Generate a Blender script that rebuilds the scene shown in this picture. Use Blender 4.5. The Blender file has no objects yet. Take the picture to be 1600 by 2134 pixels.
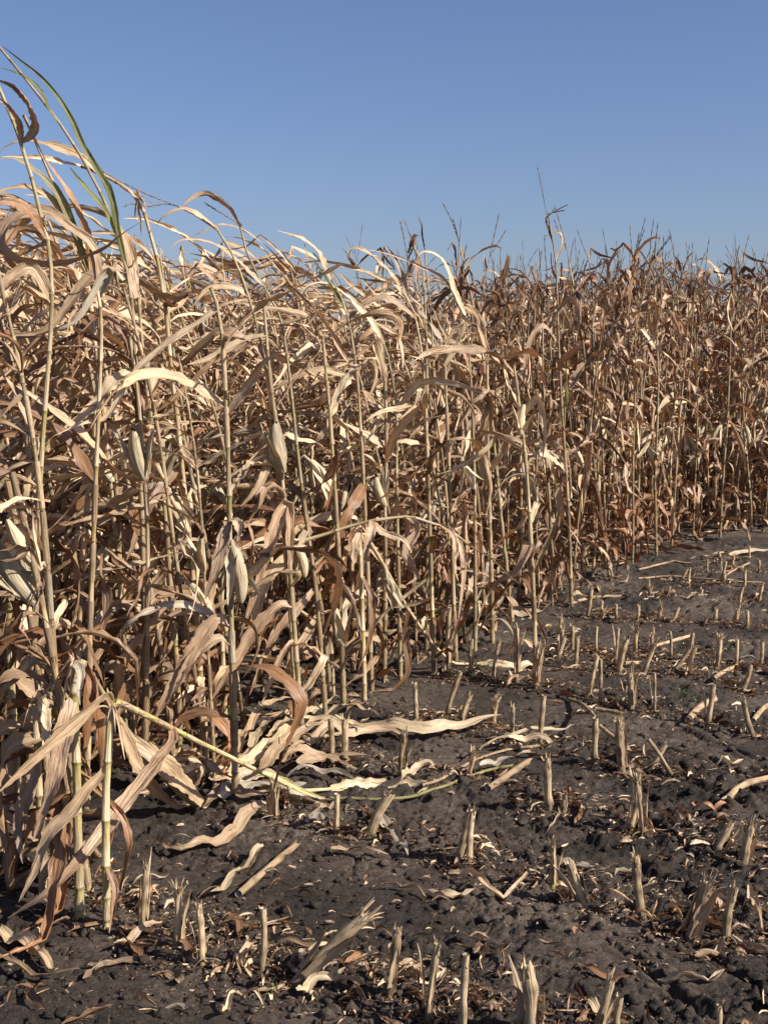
import bpy, math, random
import numpy as np
from mathutils import Vector, Matrix

random.seed(11)
RNG = np.random.default_rng(11)
SC = bpy.context.scene
COL = SC.collection

# ------------------------------------------------------------------ camera, sky, sun, exposure
CAM_H = 1.60
FPX = 2650.0                      # focal length in pixels of the 1600 x 2134 photograph
PITCH = math.atan((1067 - 745) / FPX)
cam_data = bpy.data.cameras.new("camera")
cam = bpy.data.objects.new("camera", cam_data)
COL.objects.link(cam)
cam.location = (0, 0, CAM_H)
cam.rotation_euler = (math.pi / 2 - PITCH, 0, 0)
cam_data.sensor_fit = 'VERTICAL'
cam_data.sensor_height = 36.0
cam_data.lens = FPX / 2134 * 36.0
cam_data.clip_start = 0.05
cam_data.clip_end = 6000
SC.camera = cam

SUN_EL = math.radians(36)
SUN_DIR = Vector((0.92 * math.cos(SUN_EL), -0.39 * math.cos(SUN_EL), math.sin(SUN_EL))).normalized()
world = bpy.data.worlds.new("World")
SC.world = world
world.use_nodes = True
wn = world.node_tree
wn.nodes.clear()
w_out = wn.nodes.new("ShaderNodeOutputWorld")
w_bg = wn.nodes.new("ShaderNodeBackground")
w_sky = wn.nodes.new("ShaderNodeTexSky")
w_sky.sky_type = 'NISHITA'
w_sky.sun_disc = False
w_sky.sun_elevation = SUN_EL
w_sky.sun_rotation = math.atan2(SUN_DIR.x, SUN_DIR.y)
w_sky.altitude = 100
w_sky.air_density = 1.0
w_sky.dust_density = 1.2
w_sky.ozone_density = 5.5
w_bg.inputs['Strength'].default_value = 0.069
w_hsv = wn.nodes.new("ShaderNodeHueSaturation")
w_hsv.inputs['Saturation'].default_value = 1.02
w_tint = wn.nodes.new("ShaderNodeMix")                # white balance of the photograph
w_tint.data_type = 'RGBA'
w_tint.blend_type = 'MULTIPLY'
w_tint.inputs['Factor'].default_value = 1
w_tint.inputs['B'].default_value = (1.13, 1.0, 1.07, 1)
wn.links.new(w_sky.outputs[0], w_hsv.inputs['Color'])
wn.links.new(w_hsv.outputs[0], w_tint.inputs['A'])
wn.links.new(w_tint.outputs['Result'], w_bg.inputs[0])
wn.links.new(w_bg.outputs[0], w_out.inputs[0])

sun_data = bpy.data.lights.new("sun", 'SUN')
sun_data.energy = 5.0
sun_data.angle = math.radians(0.5)
sun_data.color = (1.0, 0.94, 0.85)
sun = bpy.data.objects.new("sun", sun_data)
COL.objects.link(sun)
sun.rotation_euler = SUN_DIR.to_track_quat('Z', 'Y').to_euler()
sun.location = (6, -3, 8)

SC.view_settings.view_transform = 'Standard'
SC.view_settings.look = 'None'
SC.view_settings.exposure = 0.64
SC.view_settings.gamma = 1.0
SC.view_settings.use_curve_mapping = False
SC.render.engine = 'CYCLES'
SC.cycles.max_bounces = 6
SC.cycles.diffuse_bounces = 2
SC.cycles.transmission_bounces = 4
SC.cycles.glossy_bounces = 2

# ------------------------------------------------------------------ where a pixel of the photo lies in the field
CP, SP_ = math.cos(PITCH), math.sin(PITCH)


def ray(px, py):
    x = (px - 800) / FPX
    v = (1067 - py) / FPX
    return x, CP + v * SP_, v * CP - SP_


def at(px, py, Y):
    x, y, z = ray(px, py)
    k = Y / y
    return np.array((x * k, Y, CAM_H + z * k))


def on_ground(px, py, z=0.0):
    x, y, zz = ray(px, py)
    k = (z - CAM_H) / zz
    return np.array((x * k, y * k, z))


# ------------------------------------------------------------------ noise
def _hash(ix, iy, seed):
    n = (ix.astype(np.int64) * 374761393 + iy.astype(np.int64) * 668265263 + seed * 974711) & 0xffffffff
    n = ((n ^ (n >> 13)) * 1274126177) & 0xffffffff
    n = ((n ^ (n >> 15)) * 2246822519) & 0xffffffff
    return ((n ^ (n >> 16)) & 0xffffff) / float(0xffffff)


def vnoise(x, y, seed=0):
    ix, iy = np.floor(x), np.floor(y)
    fx, fy = x - ix, y - iy
    fx = fx * fx * fx * (fx * (fx * 6 - 15) + 10)
    fy = fy * fy * fy * (fy * (fy * 6 - 15) + 10)
    a, b = _hash(ix, iy, seed), _hash(ix + 1, iy, seed)
    c, d = _hash(ix, iy + 1, seed), _hash(ix + 1, iy + 1, seed)
    return ((a * (1 - fx) + b * fx) * (1 - fy) + (c * (1 - fx) + d * fx) * fy) * 2 - 1


def fbm(x, y, seed=0, octs=4, gain=0.5):
    s, a, t = 0, 1.0, 0
    for o in range(octs):
        c, sn = math.cos(o * 1.1 + .4), math.sin(o * 1.1 + .4)
        s = s + a * vnoise((x * c - y * sn) * 2 ** o + 17.3 * o, (x * sn + y * c) * 2 ** o - 9.1 * o, seed + o)
        t += a
        a *= gain
    return s / t


def clods(x, y, seed, rmin=.25, rmax=.6):
    """broken lumps of uneven outline, one per cell at most"""
    wx, wy = vnoise(x * 1.3, y * 1.3, seed + 20), vnoise(x * 1.3 + 7, y * 1.3, seed + 21)
    wf = vnoise(x * 3.9, y * 3.9, seed + 22)
    x, y = x + .34 * wx + .13 * wf, y + .34 * wy - .13 * wf
    ix, iy = np.floor(x), np.floor(y)
    out = np.zeros_like(x)
    for dx in (-1, 0, 1):
        for dy in (-1, 0, 1):
            cx, cy = ix + dx, iy + dy
            px = cx + _hash(cx, cy, seed)
            py = cy + _hash(cx, cy, seed + 5)
            r = rmin + (rmax - rmin) * _hash(cx, cy, seed + 9) ** 2
            d2 = ((x - px) ** 2 + (y - py) ** 2) / (r * r)
            out = np.maximum(out, np.minimum(np.sqrt(np.clip(1 - d2, 0, 1)), .80 + .12 * wf + .25 * ((x - px) * (_hash(cx, cy, seed + 30) - .5) + (y - py) * (_hash(cx, cy, seed + 31) - .5)) / r) * r * (_hash(cx, cy, seed + 3) > .35))
    return out


ROW_A = [3.10, 4.15, 4.88, 5.60, 6.60, 7.30, 8.05, 8.75, 9.5, 10.2, 10.9, 11.6, 12.3, 13.0, 13.7, 14.4, 15.1, 15.8, 16.5, 17.2, 17.9, 18.6, 19.3, 20.0]
ROW_SLOPE = -0.65


def row_distance(x, y):
    a = y - ROW_SLOPE * x
    r = np.array(ROW_A)
    d = np.abs(np.asarray(a)[..., None] - r)
    return d.min(-1) * 0.84


def tyre(x, y):
    """slanting lug marks of a tractor tyre pressed in the soil at the right"""
    x0, y0, x1, y1, hw = 0.56, 2.2, 1.50, 5.9, .25
    dx, dy = x1 - x0, y1 - y0
    L = math.hypot(dx, dy)
    dx, dy = dx / L, dy / L
    u = (x - x0) * dx + (y - y0) * dy
    v = (x - x0) * dy - (y - y0) * dx
    m = np.clip((hw - np.abs(v + .03 * vnoise(x * 3, y * 3, 71))) / .09, 0, 1) * np.clip(u / .3, 0, 1) * np.clip((L - u) / .5, 0, 1)
    ph = (u + 1.2 * v + .07 * vnoise(x * 3.5, y * 3.5, 77)) / 0.34
    k = np.floor(ph + .5)
    f = np.abs(ph + .5 - np.floor(ph + .5) - .5)
    f = .5 - f                                                       # 0 in the middle of a groove
    c = (_hash(k, k * 0, 5) - .5) * .26
    ln = .09 + .10 * _hash(k, k * 0, 8)
    own = np.exp(-((v - c) / ln) ** 4) * (.45 + .55 * _hash(k, k * 0, 12))
    wd = .14 + .03 * vnoise(x * 9, y * 9, 33)
    lug = np.clip(1 - f / wd, 0, 1)
    lug = lug * lug * (3 - 2 * lug)
    rim = np.exp(-((f - wd - .06) / .05) ** 2)
    return m * own * (-.052 * lug + .012 * rim) - m * .004


def ground_z(x, y, fine=True):
    x = np.asarray(x, dtype=float)
    y = np.asarray(y, dtype=float)
    near = np.clip((30 - np.hypot(x, y)) / 15, 0, 1)
    z = .022 * fbm(x * 1.1, y * 1.1, 3, 3)
    rd = row_distance(x, y)
    z = z + .018 * np.exp(-(rd / .11) ** 2)
    crust = np.clip(.55 + 2.2 * fbm(x * 1.7 + 5, y * 1.7, 21, 2) + .9 * (rd - .18), 0.12, 1)     # 1 = smooth crust
    rough = 1.12 - crust
    z = z + .034 * rough * fbm(x * 7, y * 7, 8, 4, .6) - .020 * (.15 + rough) * np.abs(fbm(x * 13, y * 13, 18, 4, .62))
    z = z + rough * .034 * clods(x * 9, y * 9, 41) + (rough * .95 + .02) * .030 * clods(x * 19, y * 19, 51, .15, .62)
    if fine:
        z = z + (.10 + rough) * .012 * clods(x * 44, y * 44, 61, .15, .6) + .011 * (.16 + rough) * fbm(x * 48, y * 48, 14, 3, .75)
        cr = np.abs(fbm(x * 5.3, y * 5.3, 90, 3))
        z = z - .016 * np.clip(1 - cr / .030, 0, 1) * (crust > .3)
    z = z + tyre(x, y)
    return z * near


_GX, _GY = np.arange(-5.5, 5.5, .02), np.arange(2.0, 17.0, .025)
_GT = ground_z(*np.meshgrid(_GX, _GY), False)


def ground_at(x, y):
    """height of the soil, read from a table of ground_z"""
    fx = np.clip((np.asarray(x, float) + 5.5) / .02, 0, len(_GX) - 1.001)
    fy = np.clip((np.asarray(y, float) - 2.0) / .025, 0, len(_GY) - 1.001)
    i, j = fx.astype(int), fy.astype(int)
    a, b = fx - i, fy - j
    return (_GT[j, i] * (1 - a) + _GT[j, i + 1] * a) * (1 - b) + (_GT[j + 1, i] * (1 - a) + _GT[j + 1, i + 1] * a) * b


def gz(x, y):
    return float(ground_at(x, y))


# ------------------------------------------------------------------ mesh building
class Geo:
    """verts, quads, colour and fibre coordinates collected for one mesh"""
    def __init__(s):
        s.V, s.F, s.C, s.S, s.n = [], [], [], [], 0

    def add(s, V, F, C, S):
        s.V.append(V); s.F.append(F + s.n); s.C.append(C); s.S.append(S)
        s.n += len(V)

    def merge(s, o, M=None, tint=1.0):
        V, F, C, S = o.arrays()
        if M is not None:
            V = V @ M[:3, :3].T + M[:3, 3]
        s.add(V, F, C * tint, S)

    def arrays(s):
        return np.concatenate(s.V), np.concatenate(s.F), np.concatenate(s.C), np.concatenate(s.S)

    def mesh(s, name, mat, smooth=True):
        V, F, C, S = s.arrays()
        me = bpy.data.meshes.new(name)
        me.vertices.add(len(V))
        me.vertices.foreach_set("co", V.astype(np.float32).ravel())
        me.loops.add(F.size)
        me.loops.foreach_set("vertex_index", F.astype(np.int32).ravel())
        me.polygons.add(len(F))
        me.polygons.foreach_set("loop_start", np.arange(0, F.size, 4, dtype=np.int32))
        try:
            me.polygons.foreach_set("loop_total", np.full(len(F), 4, dtype=np.int32))
        except Exception:
            pass
        me.polygons.foreach_set("use_smooth", np.full(len(F), smooth))
        a = me.attributes.new("col", 'FLOAT_COLOR', 'POINT')
        c4 = np.ones((len(V), 4), dtype=np.float32)
        c4[:, :3] = C
        a.data.foreach_set("color", c4.ravel())
        b = me.attributes.new("st", 'FLOAT_VECTOR', 'POINT')
        b.data.foreach_set("vector", S.astype(np.float32).ravel())
        me.update(calc_edges=True)
        me.materials.append(mat)
        return me


def strip_faces(n, m, wrap=False):
    i = np.arange(n - 1)[:, None] * m
    if wrap:
        j = np.arange(m)[None, :]
        jn = (j + 1) % m
    else:
        j = np.arange(m - 1)[None, :]
        jn = j + 1
    return np.stack([i + j, i + jn, i + m + jn, i + m + j], -1).reshape(-1, 4)


def unit(v):
    return v / (np.linalg.norm(v, axis=-1, keepdims=True) + 1e-12)


def frames(P, ref):
    T = unit(np.gradient(P, axis=0))
    N = np.zeros_like(P)
    n = ref - T[0] * np.dot(ref, T[0])
    if np.linalg.norm(n) < 1e-3:
        n = np.array((0.3, 1, 0.2)) - T[0] * np.dot((0.3, 1, 0.2), T[0])
    n = n / np.linalg.norm(n)
    for i in range(len(P)):
        n = n - T[i] * np.dot(n, T[i])
        n = n / (np.linalg.norm(n) + 1e-9)
        N[i] = n
    return T, N, np.cross(T, N)


def ribbon(G, P, W, ref, col0, col1=None, curl=0.6, twist=None, ripple=.12, rfreq=9, ncross=5, seed=0, rib=1.25, t0=0.0):
    """a leaf blade: centre line P, half widths W, cupped by curl, turned by twist, rippled at its edges"""
    P = np.asarray(P, float)
    n = len(P)
    T, N, B = frames(P, np.asarray(ref, float))
    if twist is None:
        twist = np.zeros(n)
    c, s_ = np.cos(twist)[:, None], np.sin(twist)[:, None]
    N, B = N * c + B * s_, B * c - N * s_
    L = np.concatenate([[0], np.cumsum(np.linalg.norm(np.diff(P, axis=0), axis=1))])
    u = np.linspace(-1, 1, ncross)
    curl = np.broadcast_to(np.asarray(curl, float), (n,))
    ph = seed * 1.7
    rg = np.random.default_rng(int(seed) + n * 31)
    crk = rg.normal(0, .075, (ncross, n)) if ncross > 3 else np.zeros((ncross, n))
    edg = rg.uniform(.70 if ripple > .28 else .84, 1.12, (ncross, n))
    V = np.zeros((n, ncross, 3))
    for k, uu in enumerate(u):
        th = uu * curl
        off = np.where(np.abs(curl) > .02, np.sin(th) / np.maximum(np.abs(curl), .02) * np.sign(curl + 1e-9), uu)
        hgt = np.where(np.abs(curl) > .02, (1 - np.cos(th)) / np.maximum(np.abs(curl), .02), 0)
        rp = ripple * (uu * uu) * np.sin(L * rfreq * 6.28 + ph + (2.1 if uu > 0 else 0)) * (1 + .6 * np.sin(L * 23 + ph))
        rp = rp + ripple * .5 * np.sin(L * 31 + ph * 2 + uu * 2)
        rp = rp + crk[k] * (.4 + abs(uu)) + (.05 if k % 2 else -.05) * (ncross > 5)
        wv = W * (edg[k] if abs(uu) > .9 else 1)
        V[:, k] = P + B * (wv * off)[:, None] + N * (wv * (hgt + rp) - W * .08 * (uu == 0))[:, None]
    S = np.zeros((n, ncross, 3))
    S[..., 0] = u[None] * W[:, None]
    S[..., 1] = L[:, None] + t0
    S[..., 2] = seed * .37
    col0 = np.asarray(col0, float)
    col1 = col0 if col1 is None else np.asarray(col1, float)
    t = np.linspace(0, 1, n)[:, None, None]
    C = col0 * (1 - t) + col1 * t
    C = np.broadcast_to(C, (n, ncross, 3)).copy()
    mid = ncross // 2
    C[:, mid] *= rib
    G.add(V.reshape(-1, 3), strip_faces(n, ncross), C.reshape(-1, 3), S.reshape(-1, 3))


def tube(G, P, R, cols, nside=8, seed=0, flat=None, jag=None):
    P = np.asarray(P, float)
    n = len(P)
    R = np.broadcast_to(np.asarray(R, float), (n,))
    T, N, B = frames(P, np.array((0, -1, 0.1)))
    a = np.arange(nside) / nside * 2 * math.pi
    ca, sa = np.cos(a), np.sin(a)
    V = P[:, None] + N[:, None] * (R[:, None] * ca)[..., None] + B[:, None] * (R[:, None] * sa)[..., None]
    if jag is not None:
        V[-1] += T[-1] * jag[:, None]
    L = np.concatenate([[0], np.cumsum(np.linalg.norm(np.diff(P, axis=0), axis=1))])
    S = np.zeros((n, nside, 3))
    S[..., 0] = (np.minimum(a, 2 * math.pi - a) * .012)[None]
    S[..., 1] = L[:, None]
    S[..., 2] = seed * .37
    cols = np.asarray(cols, float)
    if cols.ndim == 1:
        cols = np.broadcast_to(cols, (n, 3))
    C = np.broadcast_to(cols[:, None], (n, nside, 3))
    G.add(V.reshape(-1, 3), strip_faces(n, nside, True), C.reshape(-1, 3).copy(), S.reshape(-1, 3))


def resample(P, n):
    P = np.asarray(P, float)
    L = np.concatenate([[0], np.cumsum(np.linalg.norm(np.diff(P, axis=0), axis=1))])
    t = np.linspace(0, L[-1], n)
    return np.stack([np.interp(t, L, P[:, k]) for k in range(3)], 1)


def smooth_line(P, n):
    """Catmull-Rom through the points"""
    P = np.asarray(P, float)
    if len(P) < 3:
        return resample(P, n)
    Q = np.vstack([2 * P[0] - P[1], P, 2 * P[-1] - P[-2]])
    out = []
    for i in range(1, len(Q) - 2):
        for t in np.linspace(0, 1, 12, endpoint=False):
            a, b, c, d = Q[i - 1], Q[i], Q[i + 1], Q[i + 2]
            out.append(.5 * (2 * b + (c - a) * t + (2 * a - 5 * b + 4 * c - d) * t * t + (3 * b - a - 3 * c + d) * t ** 3))
    out.append(P[-1])
    return resample(np.array(out), n)


# ------------------------------------------------------------------ materials
def nt(name):
    m = bpy.data.materials.new(name)
    m.use_nodes = True
    t = m.node_tree
    t.nodes.clear()
    return m, t


def N_(t, kind, **kw):
    n = t.nodes.new(kind)
    for k, v in kw.items():
        if k.startswith('i_'):
            key = k[2:].replace('_', ' ')
            n.inputs[int(key) if key.isdigit() else key].default_value = v
        else:
            setattr(n, k, v)
    return n


def ramp(t, stops, interp='LINEAR'):
    n = t.nodes.new("ShaderNodeValToRGB")
    n.color_ramp.interpolation = interp
    e = n.color_ramp.elements
    while len(e) < len(stops):
        e.new(.5)
    for el, (p, c) in zip(e, stops):
        el.position = p
        el.color = (c, c, c, 1) if not hasattr(c, '__len__') else (*c, 1)
    return n


def plant_material(name, rough=.6, trans=.25, fibre=(520, 7), bump=.35, spec=.3, spots=.35, tcol=(1, .62, .36), fcon=.66):
    m, t = nt(name)
    L = t.links.new
    out = N_(t, "ShaderNodeOutputMaterial")
    col = N_(t, "ShaderNodeAttribute", attribute_name="col")
    st = N_(t, "ShaderNodeAttribute", attribute_name="st")
    oi = N_(t, "ShaderNodeObjectInfo")
    # long fibres
    mp = N_(t, "ShaderNodeMapping", i_Scale=(fibre[0], fibre[1], 3))
    L(st.outputs['Vector'], mp.inputs['Vector'])
    fb = N_(t, "ShaderNodeTexNoise", i_Scale=1.0, i_Detail=3.0, i_Roughness=.6)
    L(mp.outputs[0], fb.inputs['Vector'])
    fr = ramp(t, [(.30, fcon), (.52, 1.0), (.72, 1.28)])
    L(fb.outputs['Fac'], fr.inputs[0])
    # blotches of weathering
    mp2 = N_(t, "ShaderNodeMapping", i_Scale=(38, 11, 3))
    L(st.outputs['Vector'], mp2.inputs['Vector'])
    add = N_(t, "ShaderNodeVectorMath", operation='ADD')
    cmb = N_(t, "ShaderNodeCombineXYZ")
    ms = N_(t, "ShaderNodeMath", operation='MULTIPLY', i_1=57.0)
    L(oi.outputs['Random'], ms.inputs[0])
    L(ms.outputs[0], cmb.inputs[2])
    L(mp2.outputs[0], add.inputs[0]); L(cmb.outputs[0], add.inputs[1])
    bl = N_(t, "ShaderNodeTexNoise", i_Scale=1.0, i_Detail=4.0, i_Roughness=.65)
    L(add.outputs[0], bl.inputs['Vector'])
    br = ramp(t, [(.30, (.62, .52, .44)), (.48, (1, .98, .96)), (.70, (1.14, 1.12, 1.06))])
    L(bl.outputs['Fac'], br.inputs[0])
    mixb = N_(t, "ShaderNodeMix", data_type='RGBA', blend_type='MULTIPLY')
    mixb.inputs['Factor'].default_value = spots * 2
    L(col.outputs['Color'], mixb.inputs['A']); L(br.outputs[0], mixb.inputs['B'])
    mixf = N_(t, "ShaderNodeMix", data_type='RGBA', blend_type='MULTIPLY')
    mixf.inputs['Factor'].default_value = .8
    L(mixb.outputs['Result'], mixf.inputs['A']); L(fr.outputs[0], mixf.inputs['B'])
    # each piece a little different
    mr = N_(t, "ShaderNodeMapRange", i_3=.74, i_4=1.18)
    L(oi.outputs['Random'], mr.inputs[0])
    hv = N_(t, "ShaderNodeHueSaturation")
    L(mr.outputs[0], hv.inputs['Value'])
    L(mixf.outputs['Result'], hv.inputs['Color'])
    mp3 = N_(t, "ShaderNodeMapping", i_Scale=(150, 16, 3))
    L(st.outputs['Vector'], mp3.inputs['Vector'])
    wr = N_(t, "ShaderNodeTexNoise", i_Scale=1.0, i_Detail=2.0, i_Roughness=.5)
    L(mp3.outputs[0], wr.inputs['Vector'])
    bp0 = N_(t, "ShaderNodeBump", i_Strength=min(1, bump * 2), i_Distance=.006)
    L(wr.outputs['Fac'], bp0.inputs['Height'])
    bp = N_(t, "ShaderNodeBump", i_Strength=bump, i_Distance=.0022)
    L(fb.outputs['Fac'], bp.inputs['Height'])
    L(bp0.outputs[0], bp.inputs['Normal'])
    pr = N_(t, "ShaderNodeBsdfPrincipled", i_Roughness=rough)
    pr.inputs['Specular IOR Level'].default_value = spec
    L(hv.outputs[0], pr.inputs['Base Color']); L(bp.outputs[0], pr.inputs['Normal'])
    if trans > 0:
        tr = N_(t, "ShaderNodeBsdfTranslucent")
        tm = N_(t, "ShaderNodeMix", data_type='RGBA', blend_type='MULTIPLY')
        tm.inputs['Factor'].default_value = 1
        tm.inputs['B'].default_value = (*tcol, 1)
        L(hv.outputs[0], tm.inputs['A']); L(tm.outputs['Result'], tr.inputs['Color'])
        L(bp.outputs[0], tr.inputs['Normal'])
        mx = N_(t, "ShaderNodeMixShader", i_0=trans)
        L(pr.outputs[0], mx.inputs[1]); L(tr.outputs[0], mx.inputs[2])
        L(mx.outputs[0], out.inputs[0])
    else:
        L(pr.outputs[0], out.inputs[0])
    return m


M_LEAF = plant_material("dry_leaf", rough=.44, trans=.11, spec=.5, bump=.6, spots=.45, tcol=(1, .55, .30))
M_GREEN = plant_material("green_leaf", rough=.5, trans=.35, tcol=(1, 1, .35), spots=.45)
M_STALK = plant_material("stalk", rough=.48, trans=0, fibre=(700, 5), bump=.4, spec=.4, spots=.48)
M_STUB = plant_material("stubble_stalk", rough=.62, trans=0, fibre=(900, 9), bump=.9, spec=.25, spots=.5, fcon=.42)
M_HUSK = plant_material("husk", rough=.55, trans=.12, fibre=(420, 4), bump=.5, spots=.2)
M_TASSEL = plant_material("tassel", rough=.7, trans=.1)
M_DARK = plant_material("dark_silk", rough=.8, trans=0)


def soil_material():
    m, t = nt("dark_soil")
    L = t.links.new
    out = N_(t, "ShaderNodeOutputMaterial")
    tc = N_(t, "ShaderNodeTexCoord")
    n1 = N_(t, "ShaderNodeTexNoise", i_Scale=1.6, i_Detail=4.0, i_Roughness=.6)
    n2 = N_(t, "ShaderNodeTexNoise", i_Scale=34.0, i_Detail=6.0, i_Roughness=.72)
    n3 = N_(t, "ShaderNodeTexNoise", i_Scale=240.0, i_Detail=4.0, i_Roughness=.7)
    n4 = N_(t, "ShaderNodeTexVoronoi", i_Scale=150.0, feature='F1')
    for n in (n1, n2, n3, n4):
        L(tc.outputs['Object'], n.inputs['Vector'])
    r1 = ramp(t, [(.34, (.036, .0275, .0205)), (.50, (.082, .0615, .0460)), (.66, (.160, .121, .090))])
    L(n1.outputs['Fac'], r1.inputs[0])
    r2 = ramp(t, [(.30, .34), (.5, .95), (.70, 1.5)])
    L(n2.outputs['Fac'], r2.inputs[0])
    r3 = ramp(t, [(.3, .68), (.7, 1.3)])
    L(n3.outputs['Fac'], r3.inputs[0])
    a = N_(t, "ShaderNodeMix", data_type='RGBA', blend_type='MULTIPLY'); a.inputs['Factor'].default_value = 1
    b = N_(t, "ShaderNodeMix", data_type='RGBA', blend_type='MULTIPLY'); b.inputs['Factor'].default_value = 1
    L(r1.outputs[0], a.inputs['A']); L(r2.outputs[0], a.inputs['B'])
    L(a.outputs['Result'], b.inputs['A']); L(r3.outputs[0], b.inputs['B'])
    # tiny straw crumbs
    n5 = N_(t, "ShaderNodeTexVoronoi", i_Scale=95.0, feature='F1')
    L(tc.outputs['Object'], n5.inputs['Vector'])
    lt = N_(t, "ShaderNodeMath", operation='LESS_THAN', i_1=.13)
    L(n5.outputs['Distance'], lt.inputs[0])
    gt = N_(t, "ShaderNodeMath", operation='GREATER_THAN', i_1=.80)
    sp = N_(t, "ShaderNodeSeparateColor")
    L(n5.outputs['Color'], sp.inputs[0]); L(sp.outputs[0], gt.inputs[0])
    mu = N_(t, "ShaderNodeMath", operation='MULTIPLY')
    L(lt.outputs[0], mu.inputs[0]); L(gt.outputs[0], mu.inputs[1])
    c = N_(t, "ShaderNodeMix", data_type='RGBA')
    c.inputs['B'].default_value = (.30, .22, .15, 1)
    L(mu.outputs[0], c.inputs['Factor']); L(b.outputs['Result'], c.inputs['A'])
    b1 = N_(t, "ShaderNodeBump", i_Strength=1.0, i_Distance=.010)
    b2 = N_(t, "ShaderNodeBump", i_Strength=1.0, i_Distance=.003)
    L(n2.outputs['Fac'], b1.inputs['Height'])
    L(n3.outputs['Fac'], b2.inputs['Height']); L(b1.outputs[0], b2.inputs['Normal'])
    n6 = N_(t, "ShaderNodeTexVoronoi", i_Scale=62.0, feature='F1')
    wv = N_(t, "ShaderNodeMix", data_type='RGBA', blend_type='LINEAR_LIGHT')
    wv.inputs['Factor'].default_value = .035
    L(tc.outputs['Object'], wv.inputs['A']); L(n2.outputs['Color'], wv.inputs['B'])
    L(wv.outputs['Result'], n6.inputs['Vector']); L(wv.outputs['Result'], n4.inputs['Vector'])
    b3 = N_(t, "ShaderNodeBump", i_Strength=.75, i_Distance=.005, invert=True)
    L(n4.outputs['Distance'], b3.inputs['Height']); L(b2.outputs[0], b3.inputs['Normal'])
    b4 = N_(t, "ShaderNodeBump", i_Strength=.55, i_Distance=.010, invert=True)
    L(n6.outputs['Distance'], b4.inputs['Height']); L(b3.outputs[0], b4.inputs['Normal'])
    b2 = b4
    pr = N_(t, "ShaderNodeBsdfPrincipled", i_Roughness=.82)
    pr.inputs['Specular IOR Level'].default_value = .3
    L(c.outputs['Result'], pr.inputs['Base Color']); L(b2.outputs[0], pr.inputs['Normal'])
    L(pr.outputs[0], out.inputs[0])
    return m


M_SOIL = soil_material()


# ------------------------------------------------------------------ objects
def link(name, me, parent=None):
    o = bpy.data.objects.new(name, me)
    COL.objects.link(o)
    if parent is not None:
        o.parent = parent
    return o


def tag(o, label=None, cat=None, group=None, kind=None):
    for k, v in (('label', label), ('category', cat), ('group', group), ('kind', kind)):
        if v:
            o[k] = v
    return o


def thing(name, label, cat, loc, group=None):
    o = bpy.data.objects.new(name, None)
    COL.objects.link(o)
    o.empty_display_size = .05
    o.location = [float(v) for v in loc]
    tag(o, label, cat, group)
    return o


def part(name, G, mat, parent, origin, label=None):
    """one mesh whose vertices were built in world space, moved to its thing's frame"""
    V = [v - origin for v in G.V]
    G2 = Geo(); G2.V, G2.F, G2.C, G2.S, G2.n = V, G.F, G.C, G.S, G.n
    o = link(name, G2.mesh(name, mat), parent)
    if label:
        o['label'] = label
    return o


def copy_tree(o, parent=None):
    c = o.copy()
    COL.objects.link(c)
    if parent is not None:
        c.parent = parent
    for ch in o.children:
        copy_tree(ch, c)
    return c


# ------------------------------------------------------------------ ground: one sheet to the horizon
def build_ground():
    half, nin = .47, 430
    ys = np.concatenate([np.linspace(-60, -4, 8), np.linspace(-2, 2.0, 12), 2.15 * np.exp(np.arange(0, 800) * .00245),
                         2.15 * np.exp(800 * .00245) * np.exp(np.linspace(.01, 5.3, 60))])
    uin = np.linspace(-half, half, nin)
    uo = np.concatenate([half + .01 * 1.42 ** np.arange(1, 22)])
    u = np.concatenate([-uo[::-1], uin, uo])
    yw = np.maximum(ys, 2.15)
    X = u[None] * yw[:, None]
    X = np.where(np.abs(u)[None] > half, np.sign(u)[None] * (half * yw[:, None] + (np.abs(u)[None] - half) * np.maximum(yw[:, None], 6)), X)
    Y = np.broadcast_to(ys[:, None], X.shape)
    Z = ground_z(X, Y)
    V = np.stack([X, Y, Z], -1).reshape(-1, 3)
    G = Geo()
    G.add(V, strip_faces(len(ys), len(u)), np.full((len(V), 3), .08), V.copy())
    o = link("ground", G.mesh("ground", M_SOIL))
    tag(o, "dark cracked field soil with clods and tractor tyre marks", None, None, "structure")


build_ground()

# ------------------------------------------------------------------ corn: colours
STRAW = np.array((.66, .515, .325))
TAN = np.array((.52, .370, .225))
PINK = np.array((.41, .280, .175))
RUST = np.array((.235, .125, .062))
GREY = np.array((.40, .345, .260))
OLIVE = np.array((.21, .215, .080))
GREEN = np.array((.165, .172, .068))
SHEATH = np.array((.45, .355, .215))
YGREEN = np.array((.40, .355, .090))
NODE = np.array((.20, .125, .060))
HUSK = np.array((.63, .530, .355))


def leaf_colour(rng, h, calm):
    """h 0..1 up the plant"""
    r = rng.random()
    if calm:
        base = [PINK, RUST, TAN, STRAW, PINK * .8][int(rng.choice(5, p=[.24, .31, .25, .09, .11]))]
    elif h < .45:  # browner low leaves, rust share raised to paint shade inside the stand
        base = [PINK, TAN, RUST, STRAW, GREY][int(rng.choice(5, p=[.28, .22, .36, .09, .05]))]
    else:
        base = [TAN, STRAW, PINK, RUST, GREY][int(rng.choice(5, p=[.34, .30, .16, .14, .06]))]
    return base * rng.uniform(.86, 1.14)


def leaf_width(t, W):
    return W * np.minimum(1, .42 + 2.1 * t) * np.power(np.clip(1 - t ** 2.3, 0, 1), .85) + .0008


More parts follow.
